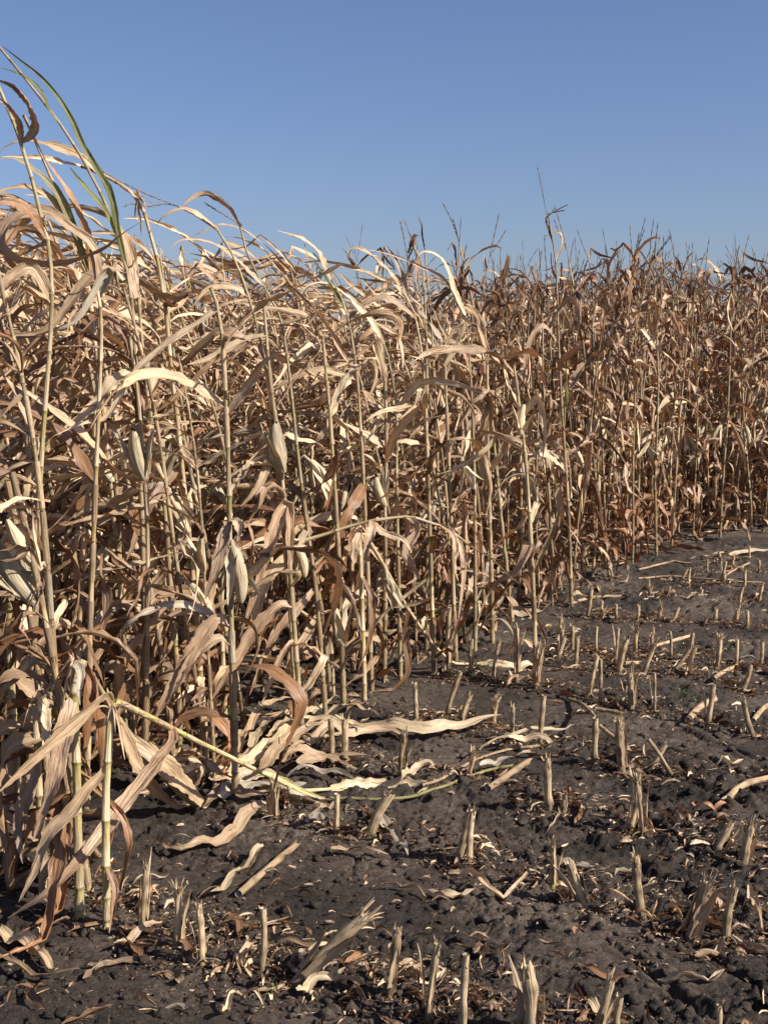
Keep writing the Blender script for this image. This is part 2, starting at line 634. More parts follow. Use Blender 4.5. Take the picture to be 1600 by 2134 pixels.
def leaf_path(rng, p, d, L, n, wind, droop, kink, wob=.5, wdir=(-1, -.12, .04)):
    P = [p.copy()]
    d = unit(np.asarray(d, float))
    ds = L / n
    wdir = np.array(wdir)
    k = int(rng.integers(int(n * .25), int(n * .75))) if kink else -1
    k2 = k + int(rng.integers(2, 6)) if kink and rng.random() < .5 else -1
    bend = rng.normal(0, wob, 3)
    for i in range(n):
        t = i / n
        dd = wdir * wind * (.35 + t) + np.array((0, 0, -1.0)) * droop * (.4 + 1.3 * t)
        if i % 4 == 3:
            bend = bend * .3 + rng.normal(0, wob, 3)
        d = d + (dd + bend) * ds * 3.0
        if i == k2:
            d = d + rng.normal(0, .9, 3) * np.array((1, .7, .5))
        if i == k:
            d = d * .4 + np.array((rng.normal(-.3, .5), rng.normal(0, .4), -1.0)) * .75
        d = unit(d)
        q = P[-1] + d * ds
        if q[2] < .015:
            q[2] = .015 + .002 * i / n
            d = unit(np.array((d[0], d[1], .05)))
        P.append(q)
    return np.array(P)


def add_leaf(G, rng, stem, i0, i1, az, lod, h, calm, wind, L, W, col=None, droop=None, el=None, crumple=False):
    """sheath round the stem between i0 and i1 (points of stem) and the blade leaving at its top"""
    p = stem(i1)
    if col is None:
        col = leaf_colour(rng, h, calm)
    if lod < 2:
        ts = np.linspace(i0, i1, 4 if lod else 5)
        P = np.array([stem(t) for t in ts])
        r = np.array([stem.r(t) for t in ts]) + .0016
        r = r * (1 + .12 * np.linspace(0, 1, len(ts)))
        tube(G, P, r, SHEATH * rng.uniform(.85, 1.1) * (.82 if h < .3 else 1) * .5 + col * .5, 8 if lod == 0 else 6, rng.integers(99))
    if el is None:
        el = rng.uniform(.2, .9) if h < .5 else rng.uniform(.5, 1.2)
    if droop is None:
        droop = rng.uniform(1.0, 2.4) if h < .45 else rng.uniform(.2, 1.2)
    d = np.array((math.cos(az) * math.cos(el), math.sin(az) * math.cos(el), math.sin(el)))
    n = (24, 16, 8)[lod]
    P = leaf_path(rng, p, d, L, n, wind, droop, rng.random() < .68, rng.uniform(.5, 1.5))
    t = np.linspace(0, 1, n + 1)
    Wd = leaf_width(t, W)
    tw = rng.normal(0, .8) * t + rng.normal(0, 1.3) * t * t + .3 * np.sin(t * 7 + rng.random() * 6)
    if crumple:
        tw = tw * 1.6
    cu = rng.choice([1.2, 1.8, 2.4] if crumple else [.35, .8, 1.3, 1.9]) * (.7 + .5 * np.sin(t * 5 + rng.random() * 6))
    col1 = col * rng.uniform(.75, 1.1) * np.array((1, .95, .88))
    ribbon(G, P, Wd, (-d[0] * .6, -d[1] * .6, 1), col, col1, cu, tw, rng.uniform(.30, .55) if crumple else rng.uniform(.10, .34), rng.uniform(5, 13), (7, 5, 3)[lod], int(rng.integers(99)))


class Stem:
    def __init__(s, P, r0, r1):
        s.P = np.asarray(P, float)
        s.L = np.concatenate([[0], np.cumsum(np.linalg.norm(np.diff(s.P, axis=0), axis=1))])
        s.len = s.L[-1]
        s.r0, s.r1 = r0, r1

    def __call__(s, l):
        return np.array([np.interp(l, s.L, s.P[:, k]) for k in range(3)])

    def r(s, l):
        f = min(max(l / max(s.len, 1e-3), 0), 1)
        return s.r0 + (s.r1 - s.r0) * f ** .8

    def dir(s, l):
        return unit(s(l + .02) - s(l - .02))


def stem_mesh(G, stem, nodes, rng, lod, green=.5, calm=False):
    ls, rs, cs = [], [], []
    tone = rng.uniform(.88, 1.1) * (1 if calm is None or not calm else .82)
    brown = rng.random()
    prev = 0
    for k, nl in enumerate(list(nodes) + [stem.len]):
        nl = min(nl, stem.len)
        if nl - prev < .012:
            continue
        h = nl / 2.2
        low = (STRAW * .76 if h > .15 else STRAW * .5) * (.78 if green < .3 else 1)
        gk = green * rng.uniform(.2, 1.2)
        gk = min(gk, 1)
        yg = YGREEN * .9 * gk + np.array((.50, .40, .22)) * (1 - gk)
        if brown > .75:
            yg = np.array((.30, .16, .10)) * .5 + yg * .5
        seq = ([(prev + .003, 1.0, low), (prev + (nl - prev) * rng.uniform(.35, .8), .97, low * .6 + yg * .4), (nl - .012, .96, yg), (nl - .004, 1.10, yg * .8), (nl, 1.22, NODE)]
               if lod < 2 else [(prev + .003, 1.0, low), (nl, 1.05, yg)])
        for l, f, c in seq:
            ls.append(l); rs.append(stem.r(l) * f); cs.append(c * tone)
        prev = nl
    P = np.array([stem(l) for l in ls])
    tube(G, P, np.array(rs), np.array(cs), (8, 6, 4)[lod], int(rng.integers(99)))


def ear_geo(rng, p, d, L=.20, R=.027, lod=0, open_=0.0):
    """a husked cob from p along d, its dry silk tuft apart"""
    G, K = Geo(), Geo()
    d = unit(np.asarray(d, float))
    n = 12 if lod < 2 else 6
    t = np.linspace(0, 1, n)
    side = unit(np.cross(d, (0.2, 1, .1)))
    P = p + d * (t * L)[:, None] + side * (.012 * np.sin(t * 3))[:, None]
    R_ = R * np.power(np.sin(np.pi * np.clip(t * .93 + .05, 0, 1)), .40) * (1.06 - .22 * t)
    R_[-1] = .004
    tone = rng.uniform(.85, 1.12)
    base = HUSK * tone
    cols = base * (1 - .25 * np.abs(t - .5)[:, None]) * np.array((1, .98, .94))
    s0 = G.n
    tube(G, P, R_, cols, 12 if lod < 2 else 6, int(rng.integers(99)))
    # husk ridges
    V = G.V[-1].reshape(n, -1, 3)
    m = V.shape[1]
    cen = P[:, None]
    V[:] = cen + (V - cen) * (1 + .10 * np.sin(np.arange(m) * 2.6 + rng.random() * 6) + .05 * np.sin(np.arange(m) * 5.1 + rng.random() * 6))[None, :, None]
    G.V[-1] = V.reshape(-1, 3)
    if lod < 2:
        for k in range(3):                       # outer husk leaves, loose at their tips
            a = rng.random() * 6.28
            o = unit(side * math.cos(a) + np.cross(d, side) * math.sin(a))
            q = np.linspace(0, 1, 8)
            spread = (.2 + open_) * rng.uniform(.3, 1)
            PP = p + d * (q * L * rng.uniform(.8, 1.12))[:, None] + o * (R * (np.sin(np.clip(q * 2.2, 0, 1.6)) * 1.05) + spread * .12 * q ** 2.5)[:, None]
            ribbon(G, PP, leaf_width(q, R * .95), o, base * rng.uniform(.8, 1.1), base * .9, -.9, None, .06, 6, 5, int(rng.integers(99)))
        for k in range(9):
            a = rng.random() * 6.28
            o = side * math.cos(a) + np.cross(d, side) * math.sin(a)
            q = np.linspace(0, 1, 4)
            PP = P[-1] - d * .01 + d * (q * rng.uniform(.015, .04))[:, None] + o * (q * rng.uniform(.002, .016))[:, None] + np.array((0, 0, -1)) * (q * q * .008)[:, None]
            tube(K, PP, np.array((.004, .004, .003, .001)), (.030, .017, .010), 4)
    else:
        tube(K, np.array((P[-1], P[-1] + d * .02)), np.array((.006, .003)), (.030, .017, .010), 4)
    return G, K


def tassel_geo(G, rng, p, d, L=.26, branches=5, lod=0, wind=.2):
    d = unit(np.asarray(d, float))
    c = np.array((.20, .145, .088)) * rng.uniform(.75, 1.2)
    for b in range(branches + 1):
        main = b == 0
        l = L * (1 if main else rng.uniform(.45, .75))
        p0 = p + d * (0 if main else rng.uniform(0, .06))
        dd = d if main else unit(d + np.array((rng.normal(0, .38), rng.normal(0, .35), rng.uniform(0, .2))))
        n = 12 if lod == 0 else 12 if lod == 1 else 6
        P = leaf_path(rng, p0, dd, l, n, wind, .0 if main else .15, False, .2)
        t = np.arange(n + 1)
        r = np.where(t % 2 == 0, .0016, .0042 if lod else .0034) * np.where(t < n * .25, .5, 1)
        r[-1] = .0006
        tube(G, P, r, c, 4 if lod < 2 else 3)
        if lod == 0:
            for k in range(2, n):                 # spikelets standing off the branch
                o = unit(rng.normal(0, 1, 3)) * .006
                tube(G, np.array((P[k], P[k] + o + unit(P[k] - P[k - 1]) * .007)), np.array((.0016, .0009)), c * 1.15, 3)


def make_plant(rng, stem, lod, calm, wind, name_parts=True, leaf_from=0, leaf_p=1.0, ear=True, tassel=True, ears=None, top_leaf=True, green=.5):
    """geometry of one plant as (part name, Geo, material) lists; children of a part in the 4th slot"""
    parts = []
    nodes, l = [], .05
    k = 0
    while l < stem.len - .05:
        nodes.append(l)
        l += min(.060 + .03 * k, .175) * rng.uniform(.88, 1.12)
        k += 1
    G = Geo()
    stem_mesh(G, stem, nodes, rng, lod, green, calm)
    if lod < 2 and stem.P[0][2] < .2:                            # brace roots
        for a in range(5):
            an = a * 1.26 + rng.random()
            b = stem(.035)
            tube(G, np.array((b, b + (math.cos(an) * .018, math.sin(an) * .018, -.018), b + (math.cos(an) * .030, math.sin(an) * .030, -.06))), np.array((.0035, .003, .002)), STRAW * .45, 4)
    parts.append(("stalk", G, M_STALK, []))
    az0 = rng.random() * 6.28
    ear_node = int(len(nodes) * .48 + rng.integers(0, 2))
    for i, nl in enumerate(nodes):
        if i < leaf_from or rng.random() > leaf_p:
            continue
        h = nl / 2.2
        nxt = nodes[i + 1] if i + 1 < len(nodes) else stem.len
        az = az0 + (i % 2) * math.pi + rng.normal(0, .5)
        # wind turns the blades to the left
        az = math.atan2(math.sin(az) - .15 * wind, math.cos(az) - (.65 + 1.1 * (h > .75)) * wind)
        LG = Geo()
        if i < 5:                                   # lowest blades: withered, hanging down the stalk; dark browns also paint in shade
            add_leaf(LG, rng, stem, nl, nl + (nxt - nl) * .7, az, lod, h, calm, wind * .5, rng.uniform(.32, .62), rng.uniform(.020, .036), droop=rng.uniform(2.4, 4.5),
                     el=rng.uniform(.1, .9), crumple=True, col=[PINK, RUST, TAN, RUST * 1.4, PINK * .8][int(rng.integers(5))] * rng.uniform(.8, 1.1))
            if i > 1 and rng.random() < .8:
                add_leaf(LG, rng, stem, nl, nl + .02, az + rng.uniform(1, 5), max(lod, 1), h, calm, wind * .5, rng.uniform(.2, .45), rng.uniform(.012, .026), droop=rng.uniform(1.4, 4.5),
                         el=rng.uniform(-.3, .6), crumple=True, col=[PINK * .8, RUST, RUST * 1.3][int(rng.integers(3))] * rng.uniform(.7, 1.1))
        elif calm:
            top = h > .78
            add_leaf(LG, rng, stem, nl, nl + (nxt - nl) * .86, az, lod, h, calm, wind, rng.uniform(.30, .50) if top else rng.uniform(.45, .68), rng.uniform(.015, .028) if top else rng.uniform(.019, .031),
                     droop=rng.uniform(.0, 1.6) if top else rng.uniform(1.5, 3.2), el=rng.uniform(1.0, 1.45) if top else rng.uniform(.3, 1.2), crumple=rng.random() < .6,
                     col=(RUST * rng.uniform(.6, 1.3) if top and rng.random() < .6 else None))
            if rng.random() < .5:
                add_leaf(LG, rng, stem, nl, nl + .02, az + rng.normal(0, 1.2), max(lod, 1), h, calm, wind, rng.uniform(.2, .45), rng.uniform(.010, .022), crumple=True, droop=rng.uniform(1, 4))
        else:
            L = rng.uniform(.55, .88)
            W = rng.uniform(.017, .034) * (1 if h < .7 else .72)
            if h > .62:
                az = math.pi + rng.normal(0, .42)
                add_leaf(LG, rng, stem, nl, nl + (nxt - nl) * rng.uniform(.55, .95), az, lod, h, calm, wind, L, W, crumple=rng.random() < .25,
                         droop=rng.uniform(.05, .9), el=rng.uniform(.15, 1.0))
            else:
                if rng.random() < .65:
                    az = math.pi + rng.normal(0, .6)
                add_leaf(LG, rng, stem, nl, nl + (nxt - nl) * rng.uniform(.55, .95), az, lod, h, calm, wind, L, W, crumple=rng.random() < .45, el=rng.uniform(-.7, .6), droop=rng.uniform(.4, 1.8))
            for _ in range(int(rng.integers(1, 4))):   # a torn or split blade at the same node
                add_leaf(LG, rng, stem, nl, nl + .02, (math.pi if rng.random() < .5 else az) + rng.normal(0, .8), max(lod, 1), h, calm, wind, L * rng.uniform(.4, .95), W * rng.uniform(.25, .85), crumple=True, droop=rng.uniform(.3, 2.5))
        parts.append(("leaf", LG, M_LEAF, []))
    if ear and ear_node < len(nodes):
        l = nodes[ear_node]
        a = rng.random() * 6.28
        up = rng.random() < .32
        d = np.array((math.cos(a) * .5, math.sin(a) * .5, .9 if up else -.8))
        p = stem(l) + np.array((math.cos(a), math.sin(a), 0)) * (.018 if up else .05)
        EG, KG = ear_geo(rng, p, d, rng.uniform(.16, .21), rng.uniform(.019, .025), lod, .5)
        tube(EG, np.array((stem(l), stem(l) * .5 + p * .5 + (0, 0, .02), p + d * .01)), np.array((.006, .007, .009)), HUSK * .8, 6)
        parts.append(("ear", EG, M_HUSK, [("silk", KG, M_DARK)]))
    if tassel:
        TG = Geo()
        tassel_geo(TG, rng, stem(stem.len), stem.dir(stem.len - .03), rng.uniform(.30, .44) if calm else rng.uniform(.2, .32), int(rng.integers(0, 4)), lod, wind * .3)
        parts.append(("tassel", TG, M_TASSEL, []))
    return parts


def emit(parts, root, origin):
    for nm, G, mat, subs in parts:
        if G.n == 0:
            continue
        o = part(nm, G, mat, root, origin)
        for sn, SG, sm in subs:
            if SG.n:
                part(sn, SG, sm, o, origin)


def random_stem(rng, H, wind, calm, snap=.13):
    snap = .04 if calm else .16
    """upright stalk at the origin, a little crooked, its top blown over"""
    lx, ly = rng.normal(-.05 * (1 + wind), .05), rng.normal(0, .05)
    z = np.linspace(0, 1, 16)
    bend = wind * rng.uniform(.03, .22)
    X = lx * z * H * .6 - bend * H * .5 * z ** 3.2 + .008 * np.sin(z * 9 + rng.random() * 6)
    Yy = ly * z * H * .6 + .008 * np.sin(z * 8 + rng.random() * 6)
    P = np.stack([X, Yy, z * H * (1 - .12 * bend) - .03], 1)
    if rng.random() < snap:                                     # stalk snapped part way up, its top hanging over
        k = int(rng.integers(7, 12))
        a = rng.normal(math.pi, .9) if rng.random() < .7 else rng.normal(0, .7)
        down = rng.uniform(-.9, .5)
        d = np.array((math.cos(a), math.sin(a) * .6, down))
        st = H / 15
        for q in range(k + 1, 16):
            d = unit(d + np.array((0, 0, -.07)))
            P[q] = P[q - 1] + d * st
            P[q][2] = max(P[q][2], .05)
    return Stem(P, rng.uniform(.0088, .0120), .0038)


# ------------------------------------------------------------------ where corn still stands
EDGE_PX = [(-900, 1990), (-200, 1940), (60, 1925), (215, 1905), (300, 1800), (490, 1665), (640, 1530), (760, 1462), (1030, 1335), (1195, 1255), (1320, 1185), (1500, 1135), (1600, 1118), (1750, 1100), (2300, 1080)]
EDGE = np.array([on_ground(*p)[:2] for p in EDGE_PX])


def edge_y(x):
    return np.interp(x, EDGE[:, 0], EDGE[:, 1])


# ------------------------------------------------------------------ the plants one can follow in the photograph
HR = np.random.default_rng(5)
HERO_BASES = []


def px_line(pts, Y0, dY=0.0, n=None):
    out = []
    for i, p in enumerate(pts):
        Y = p[2] if len(p) > 2 else Y0 + dY * i / max(1, len(pts) - 1)
        out.append(at(p[0], p[1], Y))
    return np.array(out)


def hero(label, pts, leaves=(), ears=(), tassel=None, Y=None, auto=.6, wind=1.0, calm=False, broken=False, green=.6, r=(.0120, .0042), auto_ear=False, upto=9, ground=True, seed=0):
    rng = np.random.default_rng(1000 + seed * 7)
    if Y is None:
        Y = on_ground(*pts[0][:2])[1]
    P = px_line(pts, Y)
    if ground:
        P[0][2] = gz(P[0][0], P[0][1]) - .03
    if broken:
        P = resample(P, max(18, len(P) * 5))
        P[1:-1] = P[1:-1] * .6 + .2 * (P[:-2] + P[2:])
    else:
        P = smooth_line(P, 26)
    P[1:, 1] += np.cumsum(rng.normal(0, .002, len(P) - 1))
    if ground:
        for i in range(3, len(P)):
            P[i][2] = max(P[i][2], gz(P[i][0], P[i][1]) + .012)
        HERO_BASES.append(P[0][:2])
    stem = Stem(P, *r)
    org = P[0].copy()
    org[2] = max(org[2], 0) if ground else org[2]
    root = thing("corn_plant", label, "corn plant", org)
    parts = []
    nodes, l, k = [], .05, 0
    while l < stem.len - .04:
        nodes.append(l)
        l += min(.07 + .03 * k, .185) * rng.uniform(.90, 1.10)
        k += 1
    G = Geo()
    stem_mesh(G, stem, nodes, rng, 0, green)
    if ground:
        for a in range(6):
            an = a * 1.05 + rng.random()
            b = stem(.045)
            tube(G, np.array((b, b + (math.cos(an) * .02, math.sin(an) * .02, -.015), b + (math.cos(an) * .036, math.sin(an) * .036, -.06))), np.array((.0035, .003, .002)), STRAW * .45, 4)
    parts.append(("stalk", G, M_STALK, []))
    if broken and len(pts) > 5:
        T_ = unit(np.diff(P, axis=0))
        kb = int(np.argmin((T_[1:-1] * T_[:-2]).sum(1))) + 1
        TS = Geo()
        for k in range(11):
            o = unit(rng.normal(0, 1, 3))
            q5 = np.linspace(0, 1, 6)
            ln = rng.uniform(.03, .11)
            dd = unit(T_[max(kb - 2, 0)] * rng.choice([-.8, .9]) + o * .8)
            PP = P[kb] + o * stem.r(stem.L[kb]) * .9 + dd * (q5 * ln)[:, None] + np.array((0, 0, -1)) * (q5 ** 2 * ln * rng.uniform(.1, .8))[:, None]
            ribbon(TS, PP, rng.uniform(.002, .009) * np.array((1, 1, .9, .8, .5, .1)), o, TAN * rng.uniform(.6, 1.2), None, 1.0, rng.normal(0, 1) * q5, .3, 12, 5, k)
        parts.append(("torn_sheath", TS, M_LEAF, []))
    for lf in leaves:
        lp, hw, col = lf[0], lf[1] * .86, lf[2]
        kw = lf[3] if len(lf) > 3 else {}
        LY = kw.get('Y', Y)
        LP = px_line(lp, LY, kw.get('dY', -.12))
        d = np.linalg.norm(P - LP[0], axis=1)
        j = int(d.argmin())
        if d[j] < .25:
            LP[0] = P[j]
        Q = smooth_line(LP, 30)
        Q[:, 2] = np.maximum(Q[:, 2], ground_at(Q[:, 0], Q[:, 1]) + hw * .5)
        t = np.linspace(0, 1, 30)
        tw = kw.get('tw', 0) * t + kw.get('tw0', 0) + .25 * np.sin(t * 6 + rng.random() * 6)
        col = np.asarray(col)
        LG = Geo()
        ribbon(LG, Q, leaf_width(t, hw) if not kw.get('even') else np.full(30, hw), kw.get('ref', (.25, -.75, .6)), col, kw.get('col1', col * .9),
               kw.get('curl', .9) * (.7 + .4 * np.sin(t * 4 + rng.random() * 6)), tw, kw.get('rip', .16), rng.uniform(5, 9), 7, int(rng.integers(99)))
        green_leaf = col[1] > col[0]
        parts.append(("leaf", LG, M_GREEN if green_leaf else M_LEAF, []))
    az0 = rng.random() * 6.28
    for i, nl in enumerate(nodes):
        if i < (0 if auto > .3 else 1) or rng.random() > min(1, auto * 1.35) or i > upto:
            continue
        h = nl / 2.2
        nxt = nodes[i + 1] if i + 1 < len(nodes) else stem.len
        az = az0 + (i % 2) * math.pi + rng.normal(0, .5)
        az = math.atan2(math.sin(az) - .1, math.cos(az) - .65 * wind)
        LG = Geo()
        add_leaf(LG, rng, stem, nl, nl + (nxt - nl) * rng.uniform(.55, .8), az, 0, h, calm, wind, rng.uniform(.25, .4) if i < 3 else rng.uniform(.5, .75), rng.uniform(.014, .022) if i < 3 else rng.uniform(.02, .034))
        parts.append(("leaf", LG, M_LEAF, []))
    for e in ears:
        p = at(e[0], e[1], e[4] if len(e) > 4 else Y - .03)
        q = at(e[2], e[3], e[4] if len(e) > 4 else Y - .05)
        EG, KG = ear_geo(rng, p, q - p, float(np.linalg.norm(q - p)), min(.030, max(.021, float(np.linalg.norm(q - p)) * .14)), 0, .5)
        d = np.linalg.norm(P - p, axis=1)
        j = P[int(d.argmin())]
        tube(EG, np.array((j, j * .5 + p * .5 + (0, 0, .01), p + unit(q - p) * .01)), np.array((.006, .008, .010)), HUSK * .8, 8)
        parts.append(("ear", EG, M_HUSK, [("silk", KG, M_DARK)]))
    if tassel is not None:
        TG = Geo()
        for tp in tassel:
            T = smooth_line(px_line(tp, Y, -.05), 26)
            if np.linalg.norm(T[0] - P[-1]) < .3:
                T = smooth_line(np.vstack([P[-1][None], px_line(tp, Y, -.05)]), 26)
            tt = np.arange(26)
            tube(TG, T, np.where(tt % 2 == 0, .0013, .0028) * np.where(tt < 5, .7, 1), (.30, .225, .135), 5)
            for k in range(8, 26):
                for _ in range(2):
                    o = unit(rng.normal(0, 1, 3)) * .005
                    tube(TG, np.array((T[k], T[k] + o + unit(T[k] - T[k - 1]) * .009)), np.array((.0018, .0009)), (.36, .28, .17), 3)
        parts.append(("tassel", TG, M_TASSEL, []))
    emit(parts, root, org)
    return stem


hero("corn plant at the far left with long green leaves streaming to the upper left corner",
     [(310, 1647), (302, 1300), (292, 900), (277, 650), (258, 540), (212, 405), (150, 294), (116, 245), (56, 166), (-6, 92)],
     [([(260, 560), (246, 481), (232, 406), (205, 355), (172, 300), (150, 250), (124, 205), (86, 160), (45, 127), (7, 97)], .015, GREEN, dict(tw=-.5, curl=.8, rip=.05)),
      ([(116, 247), (104, 232), (90, 200), (67, 172), (37, 153), (-10, 138)], .013, GREEN * 1.15, dict(tw=.6, curl=1.2, rip=.05)),
      ([(236, 470), (221, 441), (187, 399), (161, 369), (146, 348)], .014, GREEN * 1.5, dict(curl=1.2, rip=.05)),
      ([(262, 600), (215, 560), (175, 590), (140, 640), (90, 690), (0, 700)], .026, TAN),
      ([(285, 800), (240, 790), (190, 850), (120, 905)], .03, STRAW)],
     auto=.7, green=.8, seed=1)
hero("corn plant whose top is snapped over to the left beneath the green leaves",
     [(430, 1560), (420, 1450), (405, 1230), (390, 1080), (375, 920), (355, 750), (345, 640), (337, 594), (326, 530), (311, 481), (292, 412), (250, 383), (205, 358), (169, 346)],
     [([(205, 358), (169, 327), (124, 309), (56, 294), (15, 305), (-10, 330)], .026, TAN, dict(tw=.5, curl=.7)),
      ([(169, 346), (120, 336), (75, 329), (0, 327)], .018, STRAW, dict(curl=1.4)),
      ([(292, 412), (270, 402), (244, 384)], .016, STRAW, dict(curl=1.8)),
      ([(340, 620), (362, 640), (312, 600), (275, 575), (240, 560)], .030, PINK, dict(tw=.6)),
      ([(345, 645), (400, 605), (362, 622), (312, 602), (275, 577), (240, 562)], .026, TAN * .8, dict(tw=.5)),
      ([(378, 935), (412, 968), (469, 940), (520, 915), (551, 895)], .030, STRAW, dict(tw0=.2, curl=.4, rip=.22, dY=-.25)),
      ([(398, 1150), (360, 1165), (330, 1210), (300, 1260), (262, 1310)], .03, PINK)],
     ears=[(392, 1110, 345, 1010)], broken=True, tassel=[[(375, 432), (300, 402), (214, 357)]][:0] or None, auto=.55, upto=6, green=.9, r=(.015, .006), seed=2)
hero("slim plant leaning left with a thin bare tassel reaching toward the snapped top",
     [(620, 1545), (600, 1200), (560, 800), (520, 620), (470, 500), (430, 460), (375, 432)],
     [([(470, 500), (450, 477), (412, 447), (375, 436), (337, 455), (322, 485)], .018, TAN, dict(tw=1.2, curl=1.0)),
      ([(520, 620), (490, 600), (440, 600), (400, 640)], .022, TAN)],
     tassel=[[(340, 418), (300, 402), (255, 380), (214, 357)], [(345, 425), (310, 430), (275, 425), (262, 430)]], auto=.5, upto=8, seed=3)
hero("tall slim plant with a curled pale leaf over its tip above the left tops",
     [(680, 1500), (660, 1250), (640, 1100), (622, 960), (605, 800), (586, 665), (567, 624), (537, 575), (511, 519), (500, 470)],
     [([(500, 478), (499, 470), (476, 434), (435, 405), (405, 410), (375, 434)], .019, TAN, dict(tw=1.0, curl=1.1)),
      ([(548, 596), (517, 565), (487, 535), (442, 507), (382, 500), (354, 522)], .018, PINK, dict(tw=.7, curl=1.1, col1=TAN)),
      ([(590, 690), (640, 660), (560, 640), (520, 660)], .022, TAN),
      ([(640, 1110), (612, 1150), (560, 1200), (530, 1290), (497, 1375)], .034, STRAW * .95, dict(curl=.5, tw=.3)),
      ([(655, 1230), (618, 1270), (570, 1330), (520, 1450)], .028, PINK)],
     tassel=[[(480, 455), (455, 440), (430, 425)]], auto=.5, upto=8, green=.4, seed=4)
hero("plant with a long leaf arching left whose lower end is still green",
     [(775, 1440), (762, 1100), (745, 800), (722, 650), (691, 582)],
     [([(691, 584), (680, 560), (661, 524), (631, 499), (600, 488), (577, 480)], .021, TAN, dict(tw=.5, curl=1.0)),
      ([(722, 650), (690, 600), (665, 560), (650, 540)], .016, OLIVE * .8, dict(curl=1.2)),
      ([(745, 800), (700, 775), (650, 772), (590, 800), (545, 840)], .024, TAN)],
     tassel=[[(690, 570), (670, 545), (655, 530)]], auto=.6, upto=9, seed=5)
hero("plant with a broad rust brown leaf hooking over to the left on the skyline",
     [(905, 1407), (895, 1100), (884, 800), (865, 657), (837, 605)],
     [([(837, 607), (819, 577), (792, 550), (762, 524), (732, 519), (724, 545)], .024, TAN, dict(tw=.8, curl=.9)),
      ([(870, 680), (840, 640), (800, 620), (750, 640), (700, 700)], .024, PINK)],
     tassel=[[(850, 560), (842, 500), (834, 462)]], auto=.6, seed=6)
hero("plant with a long pale arching leaf hanging left over the middle of the field",
     [(835, 1415), (828, 1100), (826, 980), (826, 860), (812, 760), (800, 717)],
     [([(800, 717), (770, 665), (725, 622), (687, 595), (650, 592), (622, 616)], .026, STRAW, dict(tw=.6, curl=1.0)),
      ([(804, 736), (740, 752), (687, 770), (631, 777), (560, 810)], .014, STRAW, dict(curl=1.4)),
      ([(826, 880), (856, 896), (890, 876), (940, 860)], .024, TAN),
      ([(826, 945), (780, 915), (725, 888), (669, 866)], .026, TAN * 1.1, dict(tw=.4)),
      ([(826, 850), (870, 800), (940, 798), (1010, 822)], .026, STRAW, dict(curl=.5, rip=.24))],
     auto=.5, seed=7)
hero("plant with a long blade looping over the top like a hook beside the bird",
     [(990, 1360), (988, 1000), (978, 750), (969, 657)],
     [([(969, 657), (946, 603), (935, 565), (912, 533), (882, 526), (862, 548)], .022, STRAW, dict(tw=.8, curl=1.0)),
      ([(972, 690), (931, 590), (875, 556), (819, 532), (768, 520)], .015, TAN, dict(curl=1.3)),
      ([(980, 760), (960, 720), (930, 700), (900, 640)], .022, PINK)],
     auto=.6, seed=8)
hero("plant with a dark shrivelled spike for a tip beside the perched bird",
     [(915, 1330), (912, 1000), (900, 700), (892, 600), (885, 525)],
     [([(885, 530), (879, 490), (878, 470), (872, 455), (867, 444)], .010, np.array((.06, .04, .03)), dict(curl=1.8, dY=0)),
      ([(898, 660), (930, 610), (975, 600), (1010, 620)], .02, RUST),
      ([(905, 800), (940, 760), (960, 800), (965, 860)], .024, TAN)],
     auto=.7, seed=9)
hero("tallest plant on the right, its tassel standing alone above the field",
     [(1190, 1270), (1187, 1150), (1180, 1000), (1170, 850), (1163, 700), (1158, 560), (1150, 500), (1140, 445)],
     [([(1152, 500), (1140, 470), (1137, 455), (1147, 445), (1156, 432)], .012, RUST * .7, dict(curl=1.8, dY=0)),
      ([(1157, 560), (1162, 530), (1171, 505), (1166, 485), (1150, 488), (1138, 492), (1121, 488)], .014, TAN, dict(tw=1.5, curl=1.4, dY=0)),
      ([(1156, 590), (1152, 570), (1147, 545), (1148, 525)], .014, RUST, dict(curl=1.6, dY=0)),
      ([(1160, 650), (1190, 620), (1205, 660), (1200, 720)], .02, TAN),
      ([(1163, 700), (1130, 680), (1100, 720), (1090, 800)], .024, PINK),
      ([(1170, 860), (1182, 840), (1180, 780), (1172, 740)], .018, OLIVE, dict(curl=1.4)),
      ([(1180, 975), (1150, 955), (1120, 945), (1100, 948)], .024, STRAW, dict(curl=.6))],
     tassel=[[(1137, 440), (1130, 400), (1125, 375), (1120, 350)], [(1152, 442), (1165, 435), (1182, 427)], [(1155, 443), (1165, 440), (1175, 439)]],
     auto=.6, wind=.2, calm=True, seed=10)
# front stalks in the middle
hero("thick straight stalk in front of the left corn with a large ear hanging beside it",
     [(492, 1680), (488, 1500), (483, 1300), (480, 1150), (478, 1000), (470, 800), (460, 660), (440, 600)],
     [([(486, 1330), (460, 1330), (431, 1342), (400, 1375), (375, 1417), (349, 1470)], .030, TAN, dict(tw=.4, curl=1.0)),
      ([(484, 1280), (450, 1290), (412, 1342), (365, 1420), (319, 1505)], .036, PINK * .9, dict(curl=.6)),
      ([(478, 1075), (470, 1110), (455, 1170), (428, 1250)], .028, PINK * .8, dict(tw=.3)),
      ([(478, 1075), (492, 1085), (500, 1110), (493, 1130)], .020, STRAW * .7, dict(curl=.5)),
      ([(460, 660), (400, 680), (330, 730), (270, 790), (225, 867), (169, 884), (112, 909)], .022, STRAW * 1.05, dict(tw=.5, curl=.7, rip=.1)),
      ([(474, 860), (520, 800), (545, 760), (580, 735)], .022, TAN),
      ([(484, 1200), (540, 1180), (580, 1120), (600, 1050)], .026, STRAW)],
     ears=[(486, 1138, 502, 1258)], auto=.55, green=.75, r=(.0135, .006), seed=11)
